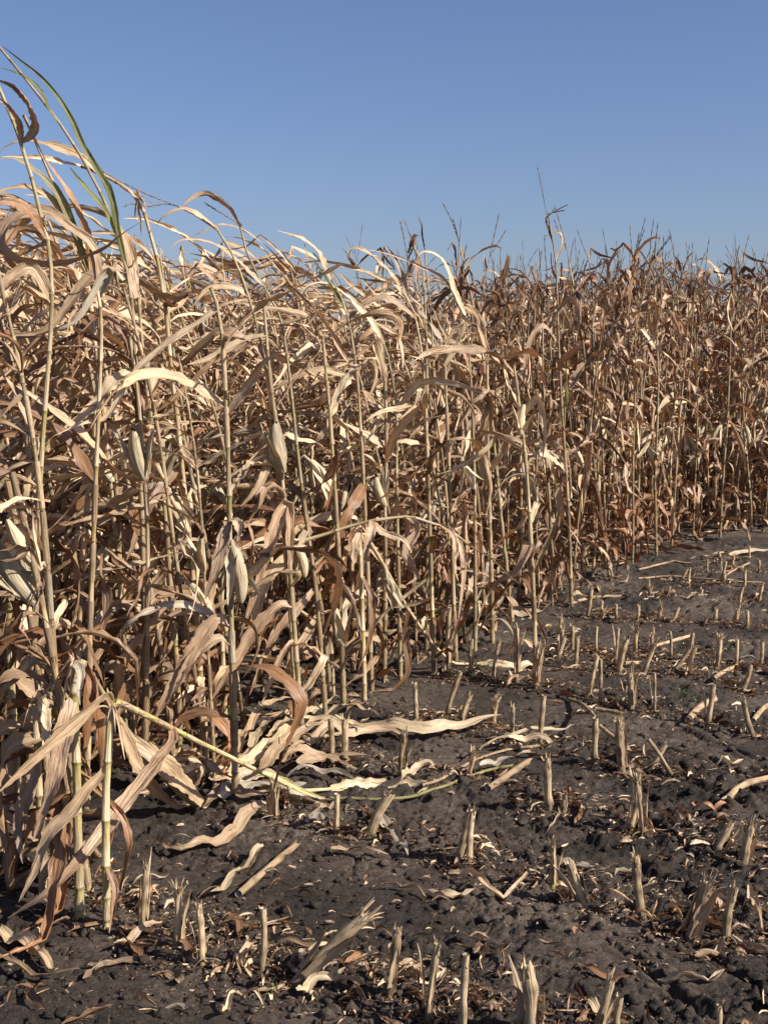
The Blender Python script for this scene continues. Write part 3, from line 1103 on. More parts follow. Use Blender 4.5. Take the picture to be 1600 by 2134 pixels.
hero("straight bare stalk right of the hanging ear, leaning a little to the left",
     [(632, 1550), (620, 1400), (605, 1200), (593, 1050), (577, 900), (562, 780), (555, 690), (548, 620)],
     [([(577, 905), (560, 960), (540, 1010), (500, 1060)], .026, TAN),
      ([(605, 1195), (600, 1050), (570, 1090), (545, 1190), (500, 1330)], .030, PINK * 1.1, dict(tw=.5, curl=.8, rip=.2)),
      ([(610, 1245), (580, 1262), (525, 1320), (491, 1380), (440, 1460)], .034, PINK * 1.1, dict(curl=.5)),
      ([(620, 1320), (600, 1345), (575, 1390), (545, 1470)], .018, PINK),
      ([(556, 700), (500, 712), (440, 745), (390, 760)], .024, STRAW)],
     ears=[(590, 985, 573, 880)], auto=.5, green=.55, r=(.0125, .006), seed=12)
hero("slender stalk standing at the edge with its top snapped at mid height",
     [(760, 1470), (757, 1350), (752, 1200), (748, 1095), (765, 1120), (800, 1180, 5.9), (850, 1270, 6.1), (900, 1340, 6.3), (945, 1385, 6.45), (1000, 1403, 6.5)],
     [([(748, 1100), (742, 1130), (735, 1170), (725, 1150)], .024, TAN),
      ([(850, 1270), (845, 1330), (850, 1400), (815, 1440), (775, 1450)], .022, RUST * .9, dict(Y=6.1, tw=.6)),
      ([(800, 1300, 5.9), (792, 1340, 5.9), (782, 1400, 5.9), (775, 1440, 5.9)], .024, PINK, dict(curl=.5)),
      ([(1000, 1403, 6.45), (1050, 1402, 6.47), (1090, 1398, 6.5)], .028, STRAW, dict(curl=.3)),
      ([(752, 1200), (775, 1250), (770, 1330), (745, 1400)], .02, RUST)],
     ears=[(806, 1205, 832, 1275, 5.85)], broken=True, auto=0, green=.5, r=(.0125, .007), seed=13)
hero("bent over plant arching across the middle like a bow with a drooping tassel",
     [(470, 1517), (466, 1400), (462, 1250), (480, 1150), (545, 1138), (620, 1132), (700, 1106), (770, 1086), (850, 1077), (920, 1095), (975, 1135)],
     [([(770, 1086), (775, 1100), (765, 1140), (757, 1190)], .028, PINK, dict(tw=.6)),
      ([(760, 1090), (800, 1110), (840, 1125), (857, 1150)], .022, STRAW, dict(curl=.5)),
      ([(920, 1095), (940, 1110), (950, 1140), (945, 1165)], .020, PINK, dict(tw=.3)),
      ([(545, 1138), (520, 1142), (440, 1150), (380, 1160)], .016, STRAW, dict(curl=1.5)),
      ([(620, 1132), (560, 1120), (500, 1142)], .016, STRAW, dict(curl=1.5)),
      ([(850, 1077), (870, 1100), (845, 1150), (870, 1200), (845, 1220)], .024, PINK, dict(tw=.8, rip=.3))],
     ears=[(618, 1140, 634, 1205)], tassel=[[(985, 1140), (1030, 1170), (1060, 1200), (1080, 1215)], [(980, 1140), (1030, 1165), (1050, 1165)]],
     auto=0, green=.6, r=(.0125, .0055), seed=14)
for i, (lab, pts, ls, er) in enumerate([
    ("brown stalk in front of the dark middle gap with shredded lower leaves",
     [(716, 1475), (712, 1350), (705, 1150), (690, 900), (672, 700)], [([(712, 1370), (722, 1320), (730, 1280), (733, 1250)], .014, TAN)], [(715, 1345, 700, 1265)]),
    ("straight stalk nearest the stubble corner in the middle of the picture",
     [(1026, 1352), (1023, 1200), (1018, 1000), (1015, 860), (1015, 740)], [([(1020, 1000), (1040, 950), (1060, 900), (1075, 880)], .024, TAN), ([(1018, 880), (1000, 870), (970, 900), (960, 960)], .024, PINK)], [(1018, 1010, 1000, 925)]),
    ("slightly curved stalk standing forward of the middle edge with a bare top",
     [(1116, 1435), (1113, 1300), (1108, 1180), (1098, 1000), (1085, 870), (1070, 760)], [([(1108, 1200), (1125, 1160), (1150, 1110), (1172, 1050)], .020, TAN), ([(1085, 870), (1120, 830), (1135, 900), (1130, 960)], .02, STRAW)], [(1085, 905, 1093, 840)]),
    ("stalk with a bundle of hanging leaves left of the stubble corner",
     [(950, 1385), (945, 1250), (938, 1050), (930, 850), (925, 700)], [([(940, 1100), (960, 1140), (965, 1200), (955, 1290)], .022, PINK)], [(965, 970, 985, 1020)]),
    ("stalk with two pale ears drooping in the shaded middle",
     [(736, 1400), (733, 1200), (728, 1000), (720, 850), (715, 740)], [([(730, 1010), (750, 1000), (770, 1060), (760, 1130)], .022, RUST)], [(718, 1000, 706, 1065), (737, 995, 757, 1035)]),
    ("stalk with an ear pointing up to a black silk tip right of two drooping ears",
     [(800, 1420), (803, 1200), (802, 1060), (805, 900), (800, 740)], [([(805, 1100), (830, 1060), (850, 1100), (840, 1180)], .024, TAN)], [(803, 1055, 784, 992)]),
    ("yellowish stalk near the left with an ear pressed against its side",
     [(262, 1600), (255, 1400), (250, 1200), (240, 1010), (215, 870), (195, 700), (180, 600)], [([(237, 1000), (190, 1040), (130, 1080), (60, 1160), (10, 1215)], .034, RUST * 1.3, dict(tw=.3, curl=.5))], [(235, 1005, 193, 925)]),
    ("stalk with a grey ear standing upright beside the long pointing leaf",
     [(375, 1590), (370, 1400), (355, 1200), (340, 1020), (320, 900), (300, 740), (290, 620)], [([(338, 1010), (300, 1030), (262, 1040), (225, 1076), (187, 1102)], .034, STRAW * .95, dict(curl=.5))], [(336, 1010, 338, 905)]),
    ("stalk with a small upright ear half hidden among the left stems",
     [(300, 1660), (305, 1400), (308, 1150), (302, 1000), (290, 850), (270, 700)], [], [(302, 1000, 280, 895)]),
    ("stalk beneath the big curling brown leaf at the upper left",
     [(180, 1700), (190, 1300), (200, 1000), (212, 700), (205, 600), (190, 520)],
     [([(205, 600), (200, 520), (150, 475), (100, 440), (50, 440), (15, 470), (5, 505), (40, 540), (125, 548), (212, 520), (250, 490), (304, 456)], .024, TAN, dict(tw=1.6, curl=.6, rip=.08)),
      ([(208, 640), (230, 565), (212, 575), (187, 620), (162, 660), (125, 682), (70, 700)], .024, GREY, dict(tw=.4))], []),
    ("stalk at the left edge of the picture with leaves streaming off its top",
     [(60, 1750), (70, 1400), (85, 1000), (110, 600), (80, 420), (40, 280), (-5, 170)],
     [([(48, 300), (75, 270), (60, 215), (30, 180), (-10, 165)], .022, TAN, dict(tw=.8)), ([(40, 285), (40, 255), (15, 220), (-10, 200)], .016, TAN * .9, dict(curl=1.4)),
      ([(100, 500), (60, 440), (20, 420), (-20, 430)], .028, RUST * 1.3), ([(110, 600), (70, 560), (20, 580), (-20, 640)], .03, TAN)], []),
    ("stem with a rust red leaf folded down behind the upper left leaves",
     [(150, 1640), (170, 1200), (200, 850), (205, 650), (150, 480), (90, 330), (50, 240)],
     [([(205, 660), (190, 520), (165, 440), (130, 380), (95, 330)], .022, RUST * 1.6, dict(tw=.4, curl=.6)),
      ([(180, 560), (130, 420), (80, 360), (30, 330), (-10, 335)], .024, OLIVE * 1.2, dict(curl=1.3, tw=.4, col1=GREY)),
      ([(150, 480), (100, 410), (50, 390), (-10, 400)], .020, TAN * .8)], []),
]):
    hero(lab, pts, ls, er, auto=.65, wind=.8, upto=12 if i < 8 else 7, green=.35 if 0 < i < 6 else .7, r=(.0125, .0055), seed=(30, 31, 92, 33, 34, 35, 36, 37, 38, 39, 40, 41)[i])
# snapped stalks at the lower left
hero("snapped stalk at the left edge with its top folded down into the leaves",
     [(46, 1800), (40, 1700), (33, 1550), (27, 1400), (23, 1252), (45, 1262), (62, 1310), (92, 1375, 4.1), (116, 1420, 4.2), (140, 1455, 4.3)],
     [([(40, 1270), (50, 1300), (42, 1340), (35, 1400)], .028, TAN, dict(curl=.6)), ([(33, 1560), (20, 1620), (10, 1700), (15, 1800)], .03, PINK * .9, dict(tw=.4)),
      ([(27, 1400), (56, 1432), (112, 1460), (170, 1500)], .030, PINK, dict(tw=.4, dY=.2))],
     broken=True, auto=.3, upto=3, green=.9, r=(.0145, .009), seed=50)
hero("thick snapped stalk in the left foreground bent down to the right",
     [(166, 1915), (164, 1820), (160, 1700), (156, 1550), (153, 1460), (151, 1372), (162, 1374), (190, 1410, 3.75), (230, 1480, 3.95), (290, 1560, 4.15), (360, 1640, 4.3), (430, 1703, 4.42)],
     [([(153, 1460), (140, 1500), (125, 1560), (110, 1640), (70, 1750)], .036, PINK, dict(curl=.5, tw=.3)),
      ([(290, 1560, 4.1), (340, 1590, 4.15), (400, 1650, 4.3), (448, 1705, 4.4)], .045, TAN, dict(curl=.4)),
      ([(260, 1520, 4.0), (290, 1600, 4.1), (340, 1660, 4.3), (400, 1700, 4.4)], .032, TAN * .85, dict(curl=.7)),
      ([(151, 1380), (168, 1400), (166, 1440), (168, 1470)], .018, GREY, dict(curl=1.2))],
     broken=True, auto=0, green=.9, r=(.0145, .009), seed=51)
hero("snapped foreground stalk whose long top lies across to the right over the soil",
     [(225, 1932), (223, 1800), (222, 1650), (228, 1550), (233, 1458), (245, 1461), (300, 1490, 3.72), (360, 1521, 3.9), (440, 1561, 4.1), (530, 1606, 4.3), (620, 1648, 4.48), (700, 1664, 4.58), (740, 1657, 4.62)],
     [([(233, 1460), (222, 1448), (187, 1478), (140, 1520), (94, 1560), (40, 1610), (-20, 1665)], .028, TAN, dict(curl=1.1, dY=-.2, rip=.1)),
      ([(365, 1525, 3.9), (364, 1540, 3.85), (340, 1570, 3.8), (319, 1598, 3.7), (232, 1710, 3.55), (169, 1790, 3.45), (100, 1860, 3.4), (20, 1912, 3.42)], .032, PINK * 1.15, dict(curl=.9, rip=.12)),
      ([(226, 1606), (205, 1620), (180, 1645), (150, 1690), (105, 1735), (70, 1820), (40, 1880)], .026, TAN, dict(curl=1.0, dY=-.1)),
      ([(700, 1664, 4.55), (740, 1652, 4.6), (790, 1645, 4.62), (850, 1652, 4.62), (890, 1668, 4.6)], .034, STRAW * 1.05, dict(curl=.5, rip=.1)),
      ([(530, 1606, 4.3), (590, 1626, 4.35), (640, 1652, 4.4), (690, 1668, 4.5)], .012, np.array((.40, .37, .17)), dict(curl=1.6)),
      ([(620, 1648, 4.45), (590, 1630, 4.5), (530, 1640, 4.55), (470, 1660, 4.55)], .030, STRAW, dict(curl=.4)),
      ([(228, 1800), (240, 1850), (236, 1900), (228, 1945)], .016, RUST, dict(curl=1.3))],
     ears=[(602, 1648, 645, 1708, 4.42)], broken=True, auto=0, green=.9, r=(.0130, .0065), seed=52)
hero("snapped stalk between the left foreground stems with its dry top hanging down",
     [(92, 1872), (86, 1750), (82, 1650), (78, 1540), (74, 1440), (90, 1438), (125, 1458), (165, 1485, 3.9)],
     [([(82, 1445), (95, 1480), (97, 1530), (92, 1570)], .024, STRAW, dict(curl=.7)), ([(80, 1560), (60, 1640), (40, 1720), (48, 1800)], .03, PINK * .9),
      ([(-20, 1475), (56, 1505), (112, 1530), (150, 1562)], .026, PINK * 1.1, dict(Y=3.6, dY=.1)),
      ([(86, 1760), (95, 1800), (88, 1850), (100, 1890)], .018, PINK)],
     broken=True, auto=.3, upto=2, green=.9, r=(.0140, .009), seed=53)
hero("leaning bare stalk crossing behind the upright stems from lower left to upper right",
     [(600, 1471), (650, 1425), (699, 1381), (760, 1322), (811, 1269), (890, 1206)],
     [([(811, 1269), (850, 1262), (890, 1250), (905, 1235)], .016, STRAW)], broken=True, auto=0, green=.1, r=(.011, .008), seed=54, Y=5.84)
hero("bare stalk fallen against its neighbours slanting down to the right in the shade",
     [(695, 1400), (690, 1330), (661, 1297), (620, 1270), (581, 1246)],
     [], broken=True, auto=0, green=.3, r=(.010, .008), seed=55, Y=5.9)

# ------------------------------------------------------------------ the standing crop
PR = np.random.default_rng(23)


def to_pixel(x, y, z=0.0):
    dz = z - CAM_H
    yc = y * CP - dz * SP_
    zc = y * SP_ + dz * CP
    return 800 + FPX * x / yc, 1067 - FPX * zc / yc


cands = []
for a in ROW_A:
    for s in np.arange(-9, 9, .112):
        x = s + PR.normal(0, .025)
        y = a + ROW_SLOPE * s + PR.normal(0, .025)
        if y < 3.0 or y > 19 or PR.random() < .06:
            continue
        px, py = to_pixel(x, y)
        if px < -260 or px > 1840:
            continue
        behind = y - float(edge_y(x))
        if behind < .02 or behind > 8.6:
            continue
        if min((abs(x - h[0]) + abs(y - h[1]) for h in HERO_BASES), default=9) < .12:
            continue
        cands.append((x, y, px, behind))
cands.sort(key=lambda c: c[1] * (1 + .22 * c[3]))
print("standing plants", len(cands), "heroes", len(HERO_BASES))


def build_variants(n, lod, calm, seed):
    out = []
    for k in range(n):
        rng = np.random.default_rng(seed + k)
        wind = rng.uniform(.1, .4) if calm else rng.uniform(.9, 1.7)
        H = rng.uniform(1.95, 2.25) if calm else rng.uniform(1.86, 2.14)
        out.append(make_plant(rng, random_stem(rng, H, wind, calm), lod, calm, wind, leaf_p=.93, ear=rng.random() < .85, tassel=rng.random() < ((.85 if lod < 2 else .6) if calm else .30), green=rng.uniform(0, .9)))
    return out


def variant_meshes(vs):
    res = []
    for parts in vs:
        top = max(np.percentile(np.concatenate(G.V)[:, 2], 99.5) for nm, G, mat, subs in parts if G.n and nm == "leaf")
        res.append(([(nm, G.mesh(nm, mat), [(sn, SG.mesh(sn, sm)) for sn, SG, sm in subs if SG.n]) for nm, G, mat, subs in parts if G.n], top))
    return res


SKYLINE = np.array([(-300, 260), (0, 300), (120, 350), (220, 430), (300, 490), (420, 535), (600, 560), (740, 570), (870, 580), (950, 585), (1080, 605), (1190, 600), (1240, 535), (1330, 505), (1420, 520), (1500, 550), (1600, 560), (1900, 560)])


def fit_height(px, y, top):
    """the crop is tallest at the left and lower along the middle"""
    want = at(px, np.interp(px, SKYLINE[:, 0], SKYLINE[:, 1]), y)[2]
    return float(np.clip(want * (PR.uniform(.82, 1.0) if PR.random() < (.66 if px < 900 else .82) else PR.uniform(1.0, 1.13 if px < 900 else 1.08)) / top, .76, 1.17)) * (.90 if 815 < px < 925 else 1)


V_WIND = variant_meshes(build_variants(34, 0, False, 300))
V_CALM = variant_meshes(build_variants(30, 1, True, 500))
N_SINGLE = 270
for i, (x, y, px, behind) in enumerate(cands[:N_SINGLE]):
    calm = PR.random() < min(max((px - 780) / 380, 0), 1)
    v, top = (V_CALM if calm else V_WIND)[int(PR.integers(30 if calm else 34))]
    has_ear = any(nm == "ear" for nm, _, _ in v)
    has_tas = any(nm == "tassel" for nm, _, _ in v)
    kindw = "brown" if calm else "windblown tan"
    wear = {(1, 1): "with ear and tassel", (1, 0): "with ear", (0, 1): "with tassel", (0, 0): "leaves only"}[(int(has_ear), int(has_tas))]
    depth = "at crop edge" if behind < .55 else "one row in" if behind < 1.3 else "two rows in" if behind < 2.1 else "deep in the stand"
    place = next(p_ for lim, p_ in ((60, "left margin"), (180, "behind snapped foreground stalks"), (330, "under green leaves"), (470, "left of hanging ear"), (600, "right of hanging ear"),
                                    (740, "behind flattened plant"), (880, "below the bird"), (1020, "right of the bird"), (1150, "left of tallest tassel"), (1260, "right of tallest tassel"),
                                    (1400, "right third"), (1520, "near right margin"), (9999, "right margin")) if px < lim)
    lab = f"{kindw} corn plant {wear}, {depth}, {place}"
    grp = "dry corn plants standing in the crop"
    root = thing("corn_plant", lab, "corn plant", (x, y, gz(x, y)), grp)
    root.rotation_euler = (PR.normal(0, .025), PR.normal(-.02, .03), PR.normal(0, .35) if not calm else PR.uniform(0, 6.28))
    if px < 520:
        while any(nm == 'tassel' for nm, _, _ in v):
            v, top = V_WIND[int(PR.integers(34))]
    s = fit_height(px, y, top)
    root.scale = (s, s, s)
    for nm, me, subs in v:
        o = link(nm, me, root)
        for sn, sme in subs:
            link(sn, sme, o)

# the rest of the stand, too many and too far in to tell apart
F_WIND = build_variants(14, 2, False, 800)
F_CALM = build_variants(16, 2, True, 900)
bulk = {}
for (x, y, px, behind) in cands[N_SINGLE:]:
    calm = PR.random() < min(max((px - 700) / 300, 0), 1)
    v = (F_CALM if calm else F_WIND)[int(PR.integers(16 if calm else 14))]
    a = PR.uniform(0, 6.28) if calm else PR.normal(0, .4)
    s = fit_height(px, y, 2.05)
    M = np.eye(4)
    M[:3, :3] = np.array(((math.cos(a), -math.sin(a), 0), (math.sin(a), math.cos(a), 0), (0, 0, 1))) * s
    M[:3, 3] = (x, y, gz(x, y))
    tint = PR.uniform(.85, 1.12)
    for nm, G, mat, subs in v:
        bulk.setdefault(mat.name, (Geo(), mat))[0].merge(G, M, tint)
G = Geo()
for gname, (g, mat) in bulk.items():
    G.merge(g)
o = link("distant_corn_stand", G.mesh("distant_corn_stand", M_LEAF))
tag(o, "mass of dry corn plants deep in the field behind the front rows", "corn field", None, "stuff")

# ------------------------------------------------------------------ stubble: cut stalks, one by one
ST = np.random.default_rng(77)


STUB_AT = []


def stub(base, top, w, label, kind="frayed", green=0.0, roots=False, sheath=.5, dY=0.0, group=None):
    """w = width in pixels of the photo at its base; kinds: frayed, clean, split, shredded"""
    rng = ST
    b = on_ground(*base)
    b[2] = gz(b[0], b[1])
    sc = FPX / b[1]
    r = max(w / 2 / sc, .0075)
    t = at(top[0], top[1], b[1] + dY)
    if t[2] < b[2] + .03:
        t[2] = b[2] + .03
    ax = t - b
    Lg = float(np.linalg.norm(ax))
    STUB_AT.append(b.copy())
    root = thing("corn_stub", label, "corn stub", b, group)
    n = 9
    q = np.linspace(0, 1, n)
    P = b + ax * q[:, None] - np.array((0, 0, .02)) * (1 - q[:, None])
    side = unit(np.cross(unit(ax), (0.1, 1, .2)))
    P = P + side * (rng.normal(0, .004) * np.sin(q * 3.1))[:, None]
    tone = rng.uniform(.78, 1.15)
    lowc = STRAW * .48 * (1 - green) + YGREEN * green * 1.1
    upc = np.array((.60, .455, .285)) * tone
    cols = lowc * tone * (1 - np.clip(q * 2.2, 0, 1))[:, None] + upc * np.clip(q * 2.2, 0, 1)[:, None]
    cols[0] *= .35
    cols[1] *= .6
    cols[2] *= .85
    R = np.full(n, r * .76) * (1 + .18 * (q < .1) + .04 * np.sin(q * 9))
    kn = [int(rng.integers(2, 5))] + ([6] if Lg > .17 else [])
    for k in kn:
        R[k] *= 1.22
        cols[k] = cols[k] * .4 + NODE * .3
        R[min(k + 1, n - 1)] *= .93
    ns = 12
    jag = rng.uniform(-.25, .25, ns) * r * (.7 if kind == "clean" else 1.6)
    if kind == "split":
        jag = jag + np.sin(np.arange(ns) / ns * 6.28 + 1) * r * .9
    G = Geo()
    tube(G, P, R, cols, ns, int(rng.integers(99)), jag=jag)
    # pith inside the cut
    tube(G, np.array((P[-1] + unit(ax) * (r * .1), P[-1] - unit(ax) * .012, P[-1] - unit(ax) * .03)), np.array((R[-1] * .93, R[-1] * .8, .001)), (.62, .54, .40), ns)
    # fluted, wrinkled skin
    V = G.V[0].reshape(n, ns, 3)
    ph = rng.random() * 6
    V[:] = P[:, None] + (V - P[:, None]) * (1 + .07 * np.sin(np.arange(ns) * 3.1 + ph))[None, :, None] * (1 + rng.normal(0, .05, (n, ns)))[..., None]
    G.V[0] = V.reshape(-1, 3)
    part("stalk", G, M_STUB, root, b)
    far = b[1] > 7.2
    nf = {"clean": 9, "frayed": 30, "split": 22, "shredded": 50}[kind]
    if far:
        nf = nf // 2
    F = Geo()
    axn = unit(ax)
    for k in range(nf):
        a = rng.random() * 6.28
        o = side * math.cos(a) + np.cross(axn, side) * math.sin(a)
        ln = rng.uniform(.010, .038) * (1.35 if kind == "shredded" else .5 if kind == "clean" else 1) * min(1.2, r / .011)
        q5 = np.linspace(0, 1, 5)
        spread = rng.uniform(0, .6) * rng.uniform(0, 1) * (1.3 if kind == "shredded" else .6)
        PP = P[-1] + o * R[-1] * .95 - axn * rng.uniform(.0, .04) + axn * (q5 * ln)[:, None] + o * (q5 ** 1.7 * ln * spread)[:, None] + np.array((0, 0, -1)) * (q5 ** 2 * ln * rng.uniform(0, .4))[:, None]
        wd = rng.uniform(.0008, .0034) * np.array((1, 1, .9, .7, .15))
        ribbon(F, PP, wd, o, upc * rng.uniform(.5, 1.2), None, .5, rng.normal(0, .8) * q5, .05, 6, 3, k)
    part("frayed_top", F, M_STUB, root, b)
    if rng.random() < sheath or kind == "shredded":
        S_ = Geo()
        for k in range(int(rng.integers(1, 4))):
            a = rng.random() * 6.28
            o = side * math.cos(a) + np.cross(axn, side) * math.sin(a)
            q8 = np.linspace(0, 1, 9)
            ln = Lg * rng.uniform(.45, 1.0)
            out_ = rng.uniform(.0, .35)
            PP = P[1 if far else 2] + o * r * .9 + axn * (q8 * ln)[:, None] + o * (q8 ** 2 * out_ * ln + .003)[:, None]
            ribbon(S_, PP, r * rng.uniform(.5, .95) * np.power(1 - q8 ** 3 * .9, .8), o, np.array((.47, .35, .22)) * rng.uniform(.7, 1.15), None, -.9, rng.normal(0, .3) * q8, .12, 9, 5, k)
        part("leaf_sheath", S_, M_LEAF, root, b)
    if roots or (rng.random() < .45 and not far):
        Rt = Geo()
        for k in range(8 if roots else 5):
            a = k * .8 + rng.random() * .5
            v = np.array((math.cos(a), math.sin(a), 0))
            s0 = b + axn * (.018 if roots else .012)
            ln = rng.uniform(.02, .045) * min(1.3, r / .011)
            tube(Rt, np.array((s0, s0 + v * ln * .6 + (0, 0, -.004), s0 + v * ln + (0, 0, -.024), s0 + v * ln * 1.1 + (0, 0, -.05))), np.array((.003, .0028, .002, .001)), (.36, .26, .15), 5)
        part("brace_roots", Rt, M_STUB, root, b)
    return root


ORD = ["first", "second", "third", "fourth", "fifth", "sixth", "seventh", "eighth", "ninth", "tenth", "eleventh", "twelfth", "thirteenth", "fourteenth", "fifteenth", "sixteenth"]
ROWS_OF_STUBS = [
    ("in the bottom stubble row", [
        (298, 1945, 305, 1800, 15, "frayed", .9), (368, 1978, 372, 1852, 20, "shredded", 0), (421, 2012, 414, 1885, 18, "frayed", .7), (543, 2022, 548, 1893, 19, "clean", 0),
        (600, 2050, 758, 1912, 36, "shredded", 0), (808, 2085, 828, 1938, 24, "split", 0), (890, 2130, 912, 1968, 20, "frayed", .7), (966, 2165, 971, 1990, 21, "clean", .2),
        (1103, 2180, 1098, 2018, 40, "split", 0), (1238, 2175, 1272, 2040, 24, "frayed", 0), (1289, 2178, 1292, 2078, 20, "clean", 0), (1486, 2170, 1497, 2095, 16, "clean", 0)]),
    ("in the second stubble row", [
        (571, 1708, 570, 1632, 17, "frayed", 0), (700, 1742, 702, 1655, 16, "clean", 0), (768, 1748, 808, 1662, 28, "split", 0), (950, 1795, 978, 1692, 20, "clean", 0),
        (978, 1804, 984, 1690, 19, "frayed", 0), (1150, 1852, 1150, 1762, 14, "shredded", .9), (1226, 1885, 1188, 1800, 24, "split", 0), (1340, 1905, 1322, 1782, 24, "frayed", 0),
        (1430, 1945, 1475, 1842, 34, "shredded", 0), (1511, 1955, 1528, 1850, 24, "frayed", 0)]),
    ("in the third stubble row", [
        (690, 1588, 688, 1497, 14, "clean", 0), (717, 1588, 719, 1500, 18, "frayed", 0), (838, 1625, 842, 1532, 14, "shredded", 0), (972, 1622, 986, 1570, 15, "shredded", 0),
        (1145, 1697, 1139, 1585, 22, "split", 0), (1176, 1700, 1174, 1666, 18, "frayed", 0), (1308, 1732, 1330, 1665, 15, "frayed", 0), (1340, 1742, 1326, 1622, 20, "shredded", 0),
        (1488, 1772, 1517, 1720, 22, "split", 0), (1546, 1792, 1562, 1722, 26, "shredded", 0)]),
    ("in the fourth stubble row", [
        (868, 1512, 864, 1426, 13, "split", 0), (927, 1506, 959, 1400, 13, "clean", 0), (960, 1516, 979, 1452, 13, "frayed", 0), (1028, 1512, 1034, 1462, 12, "shredded", 0),
        (1070, 1545, 1069, 1474, 12, "frayed", .8), (1124, 1555, 1133, 1450, 14, "clean", 0), (1238, 1590, 1240, 1497, 17, "clean", 0), (1297, 1612, 1290, 1505, 20, "shredded", 0),
        (1343, 1602, 1386, 1550, 14, "frayed", 0), (1403, 1614, 1350, 1540, 11, "clean", 0), (1572, 1525, 1548, 1460, 14, "frayed", 0)]),
    ("in the fifth stubble row", [
        (935, 1412, 937, 1266, 11, "clean", .2), (980, 1412, 982, 1336, 11, "split", 0), (1027, 1420, 1040, 1338, 11, "frayed", 0), (1076, 1427, 1076, 1309, 13, "frayed", 0),
        (1116, 1440, 1121, 1349, 13, "shredded", 0), (1223, 1456, 1244, 1366, 12, "clean", 0), (1250, 1467, 1251, 1374, 10, "clean", 0), (1315, 1475, 1312, 1402, 17, "shredded", 0),
        (1363, 1483, 1363, 1402, 8, "clean", 0), (1472, 1503, 1486, 1426, 14, "clean", 0), (1537, 1440, 1562, 1391, 13, "split", 0)]),
    ("in the sixth stubble row", [
        (1160, 1374, 1175, 1329, 13, "frayed", 0), (1196, 1392, 1202, 1330, 11, "split", 0), (1287, 1405, 1304, 1336, 13, "split", 0), (1337, 1410, 1363, 1346, 12, "frayed", 0),
        (1397, 1405, 1437, 1353, 11, "clean", 0), (1437, 1411, 1447, 1350, 12, "frayed", 0), (1488, 1395, 1500, 1330, 12, "shredded", 0), (1531, 1391, 1535, 1332, 9, "clean", 0), (1583, 1392, 1587, 1337, 10, "frayed", 0)]),
    ("in the seventh stubble row", [
        (1168, 1326, 1169, 1288, 11, "shredded", 0), (1191, 1354, 1192, 1305, 11, "frayed", 0), (1243, 1362, 1243, 1306, 7, "clean", 0), (1282, 1377, 1288, 1309, 8, "clean", 0),
        (1322, 1364, 1325, 1315, 11, "shredded", 0), (1359, 1350, 1360, 1312, 9, "frayed", 0), (1395, 1374, 1395, 1315, 8, "clean", 0), (1442, 1372, 1442, 1322, 11, "split", 0)]),
    ("in the eighth stubble row", [
        (1222, 1286, 1231, 1228, 12, "frayed", 0), (1253, 1288, 1254, 1252, 7, "clean", 0), (1284, 1288, 1283, 1259, 8, "clean", 0), (1327, 1293, 1329, 1261, 9, "frayed", 0),
        (1373, 1296, 1377, 1264, 10, "shredded", 0), (1399, 1299, 1411, 1270, 11, "split", 0), (1487, 1300, 1491, 1268, 11, "frayed", 0), (1530, 1303, 1537, 1271, 10, "frayed", 0), (1555, 1317, 1556, 1273, 9, "clean", 0)]),
    ("in the ninth stubble row", [
        (1351, 1244, 1351, 1209, 6, "shredded", 0), (1390, 1243, 1395, 1226, 6, "frayed", 0), (1457, 1250, 1461, 1228, 8, "frayed", 0), (1538, 1258, 1545, 1226, 9, "frayed", 0), (1579, 1255, 1586, 1219, 10, "split", 0)]),
    ("in the tenth stubble row", [
        (1411, 1214, 1431, 1186, 7, "frayed", 0), (1435, 1226, 1437, 1183, 7, "clean", 0), (1507, 1220, 1511, 1170, 9, "clean", 0), (1550, 1230, 1551, 1190, 8, "frayed", 0)]),
    ("in the farthest stubble row", [
        (1473, 1196, 1473, 1165, 6, "clean", 0), (1528, 1192, 1528, 1158, 6, "frayed", 0), (1579, 1196, 1580, 1167, 7, "clean", 0), (1497, 1176, 1497, 1150, 6, "frayed", 0), (1560, 1174, 1561, 1138, 6, "clean", 0)]),
]
LOOK = {"frayed": "stub with frayed top", "clean": "cleanly cut stub", "split": "slant cut stub", "shredded": "shredded stub"}
for where, row in ROWS_OF_STUBS:
    row = sorted(row, key=lambda r_: r_[0])
    for i, (bx, by, tx, ty, w, kind, gr) in enumerate(row):
        lean = (tx - bx) / max(by - ty, 1)
        pose = "leaning far right " if lean > .5 else "leaning left " if lean < -.2 else "tilted right " if lean > .2 else ""
        cl = "green based " if gr > .5 else ""
        stub((bx, by), (tx, ty), w, f"{cl}{pose}{LOOK[kind]}, {ORD[i]} from left {where}".replace("  ", " "), kind, gr, roots=(bx, by) in ((1340, 1742), (1511, 1955)), sheath=.5)

# ------------------------------------------------------------------ fallen stalks and leaves
def ground_line(pts, n=20, lift=.012):
    P = np.array([on_ground(p[0], p[1], p[2] if len(p) > 2 else 0.0) for p in pts])
    Q = smooth_line(P, n)
    z = ground_at(Q[:, 0], Q[:, 1]) + lift
    zb = smooth_line(np.array([(0, 0, (p[2] if len(p) > 2 else 0.0)) for p in pts]), n)[:, 2]
    Q[:, 2] = z + zb
    return Q


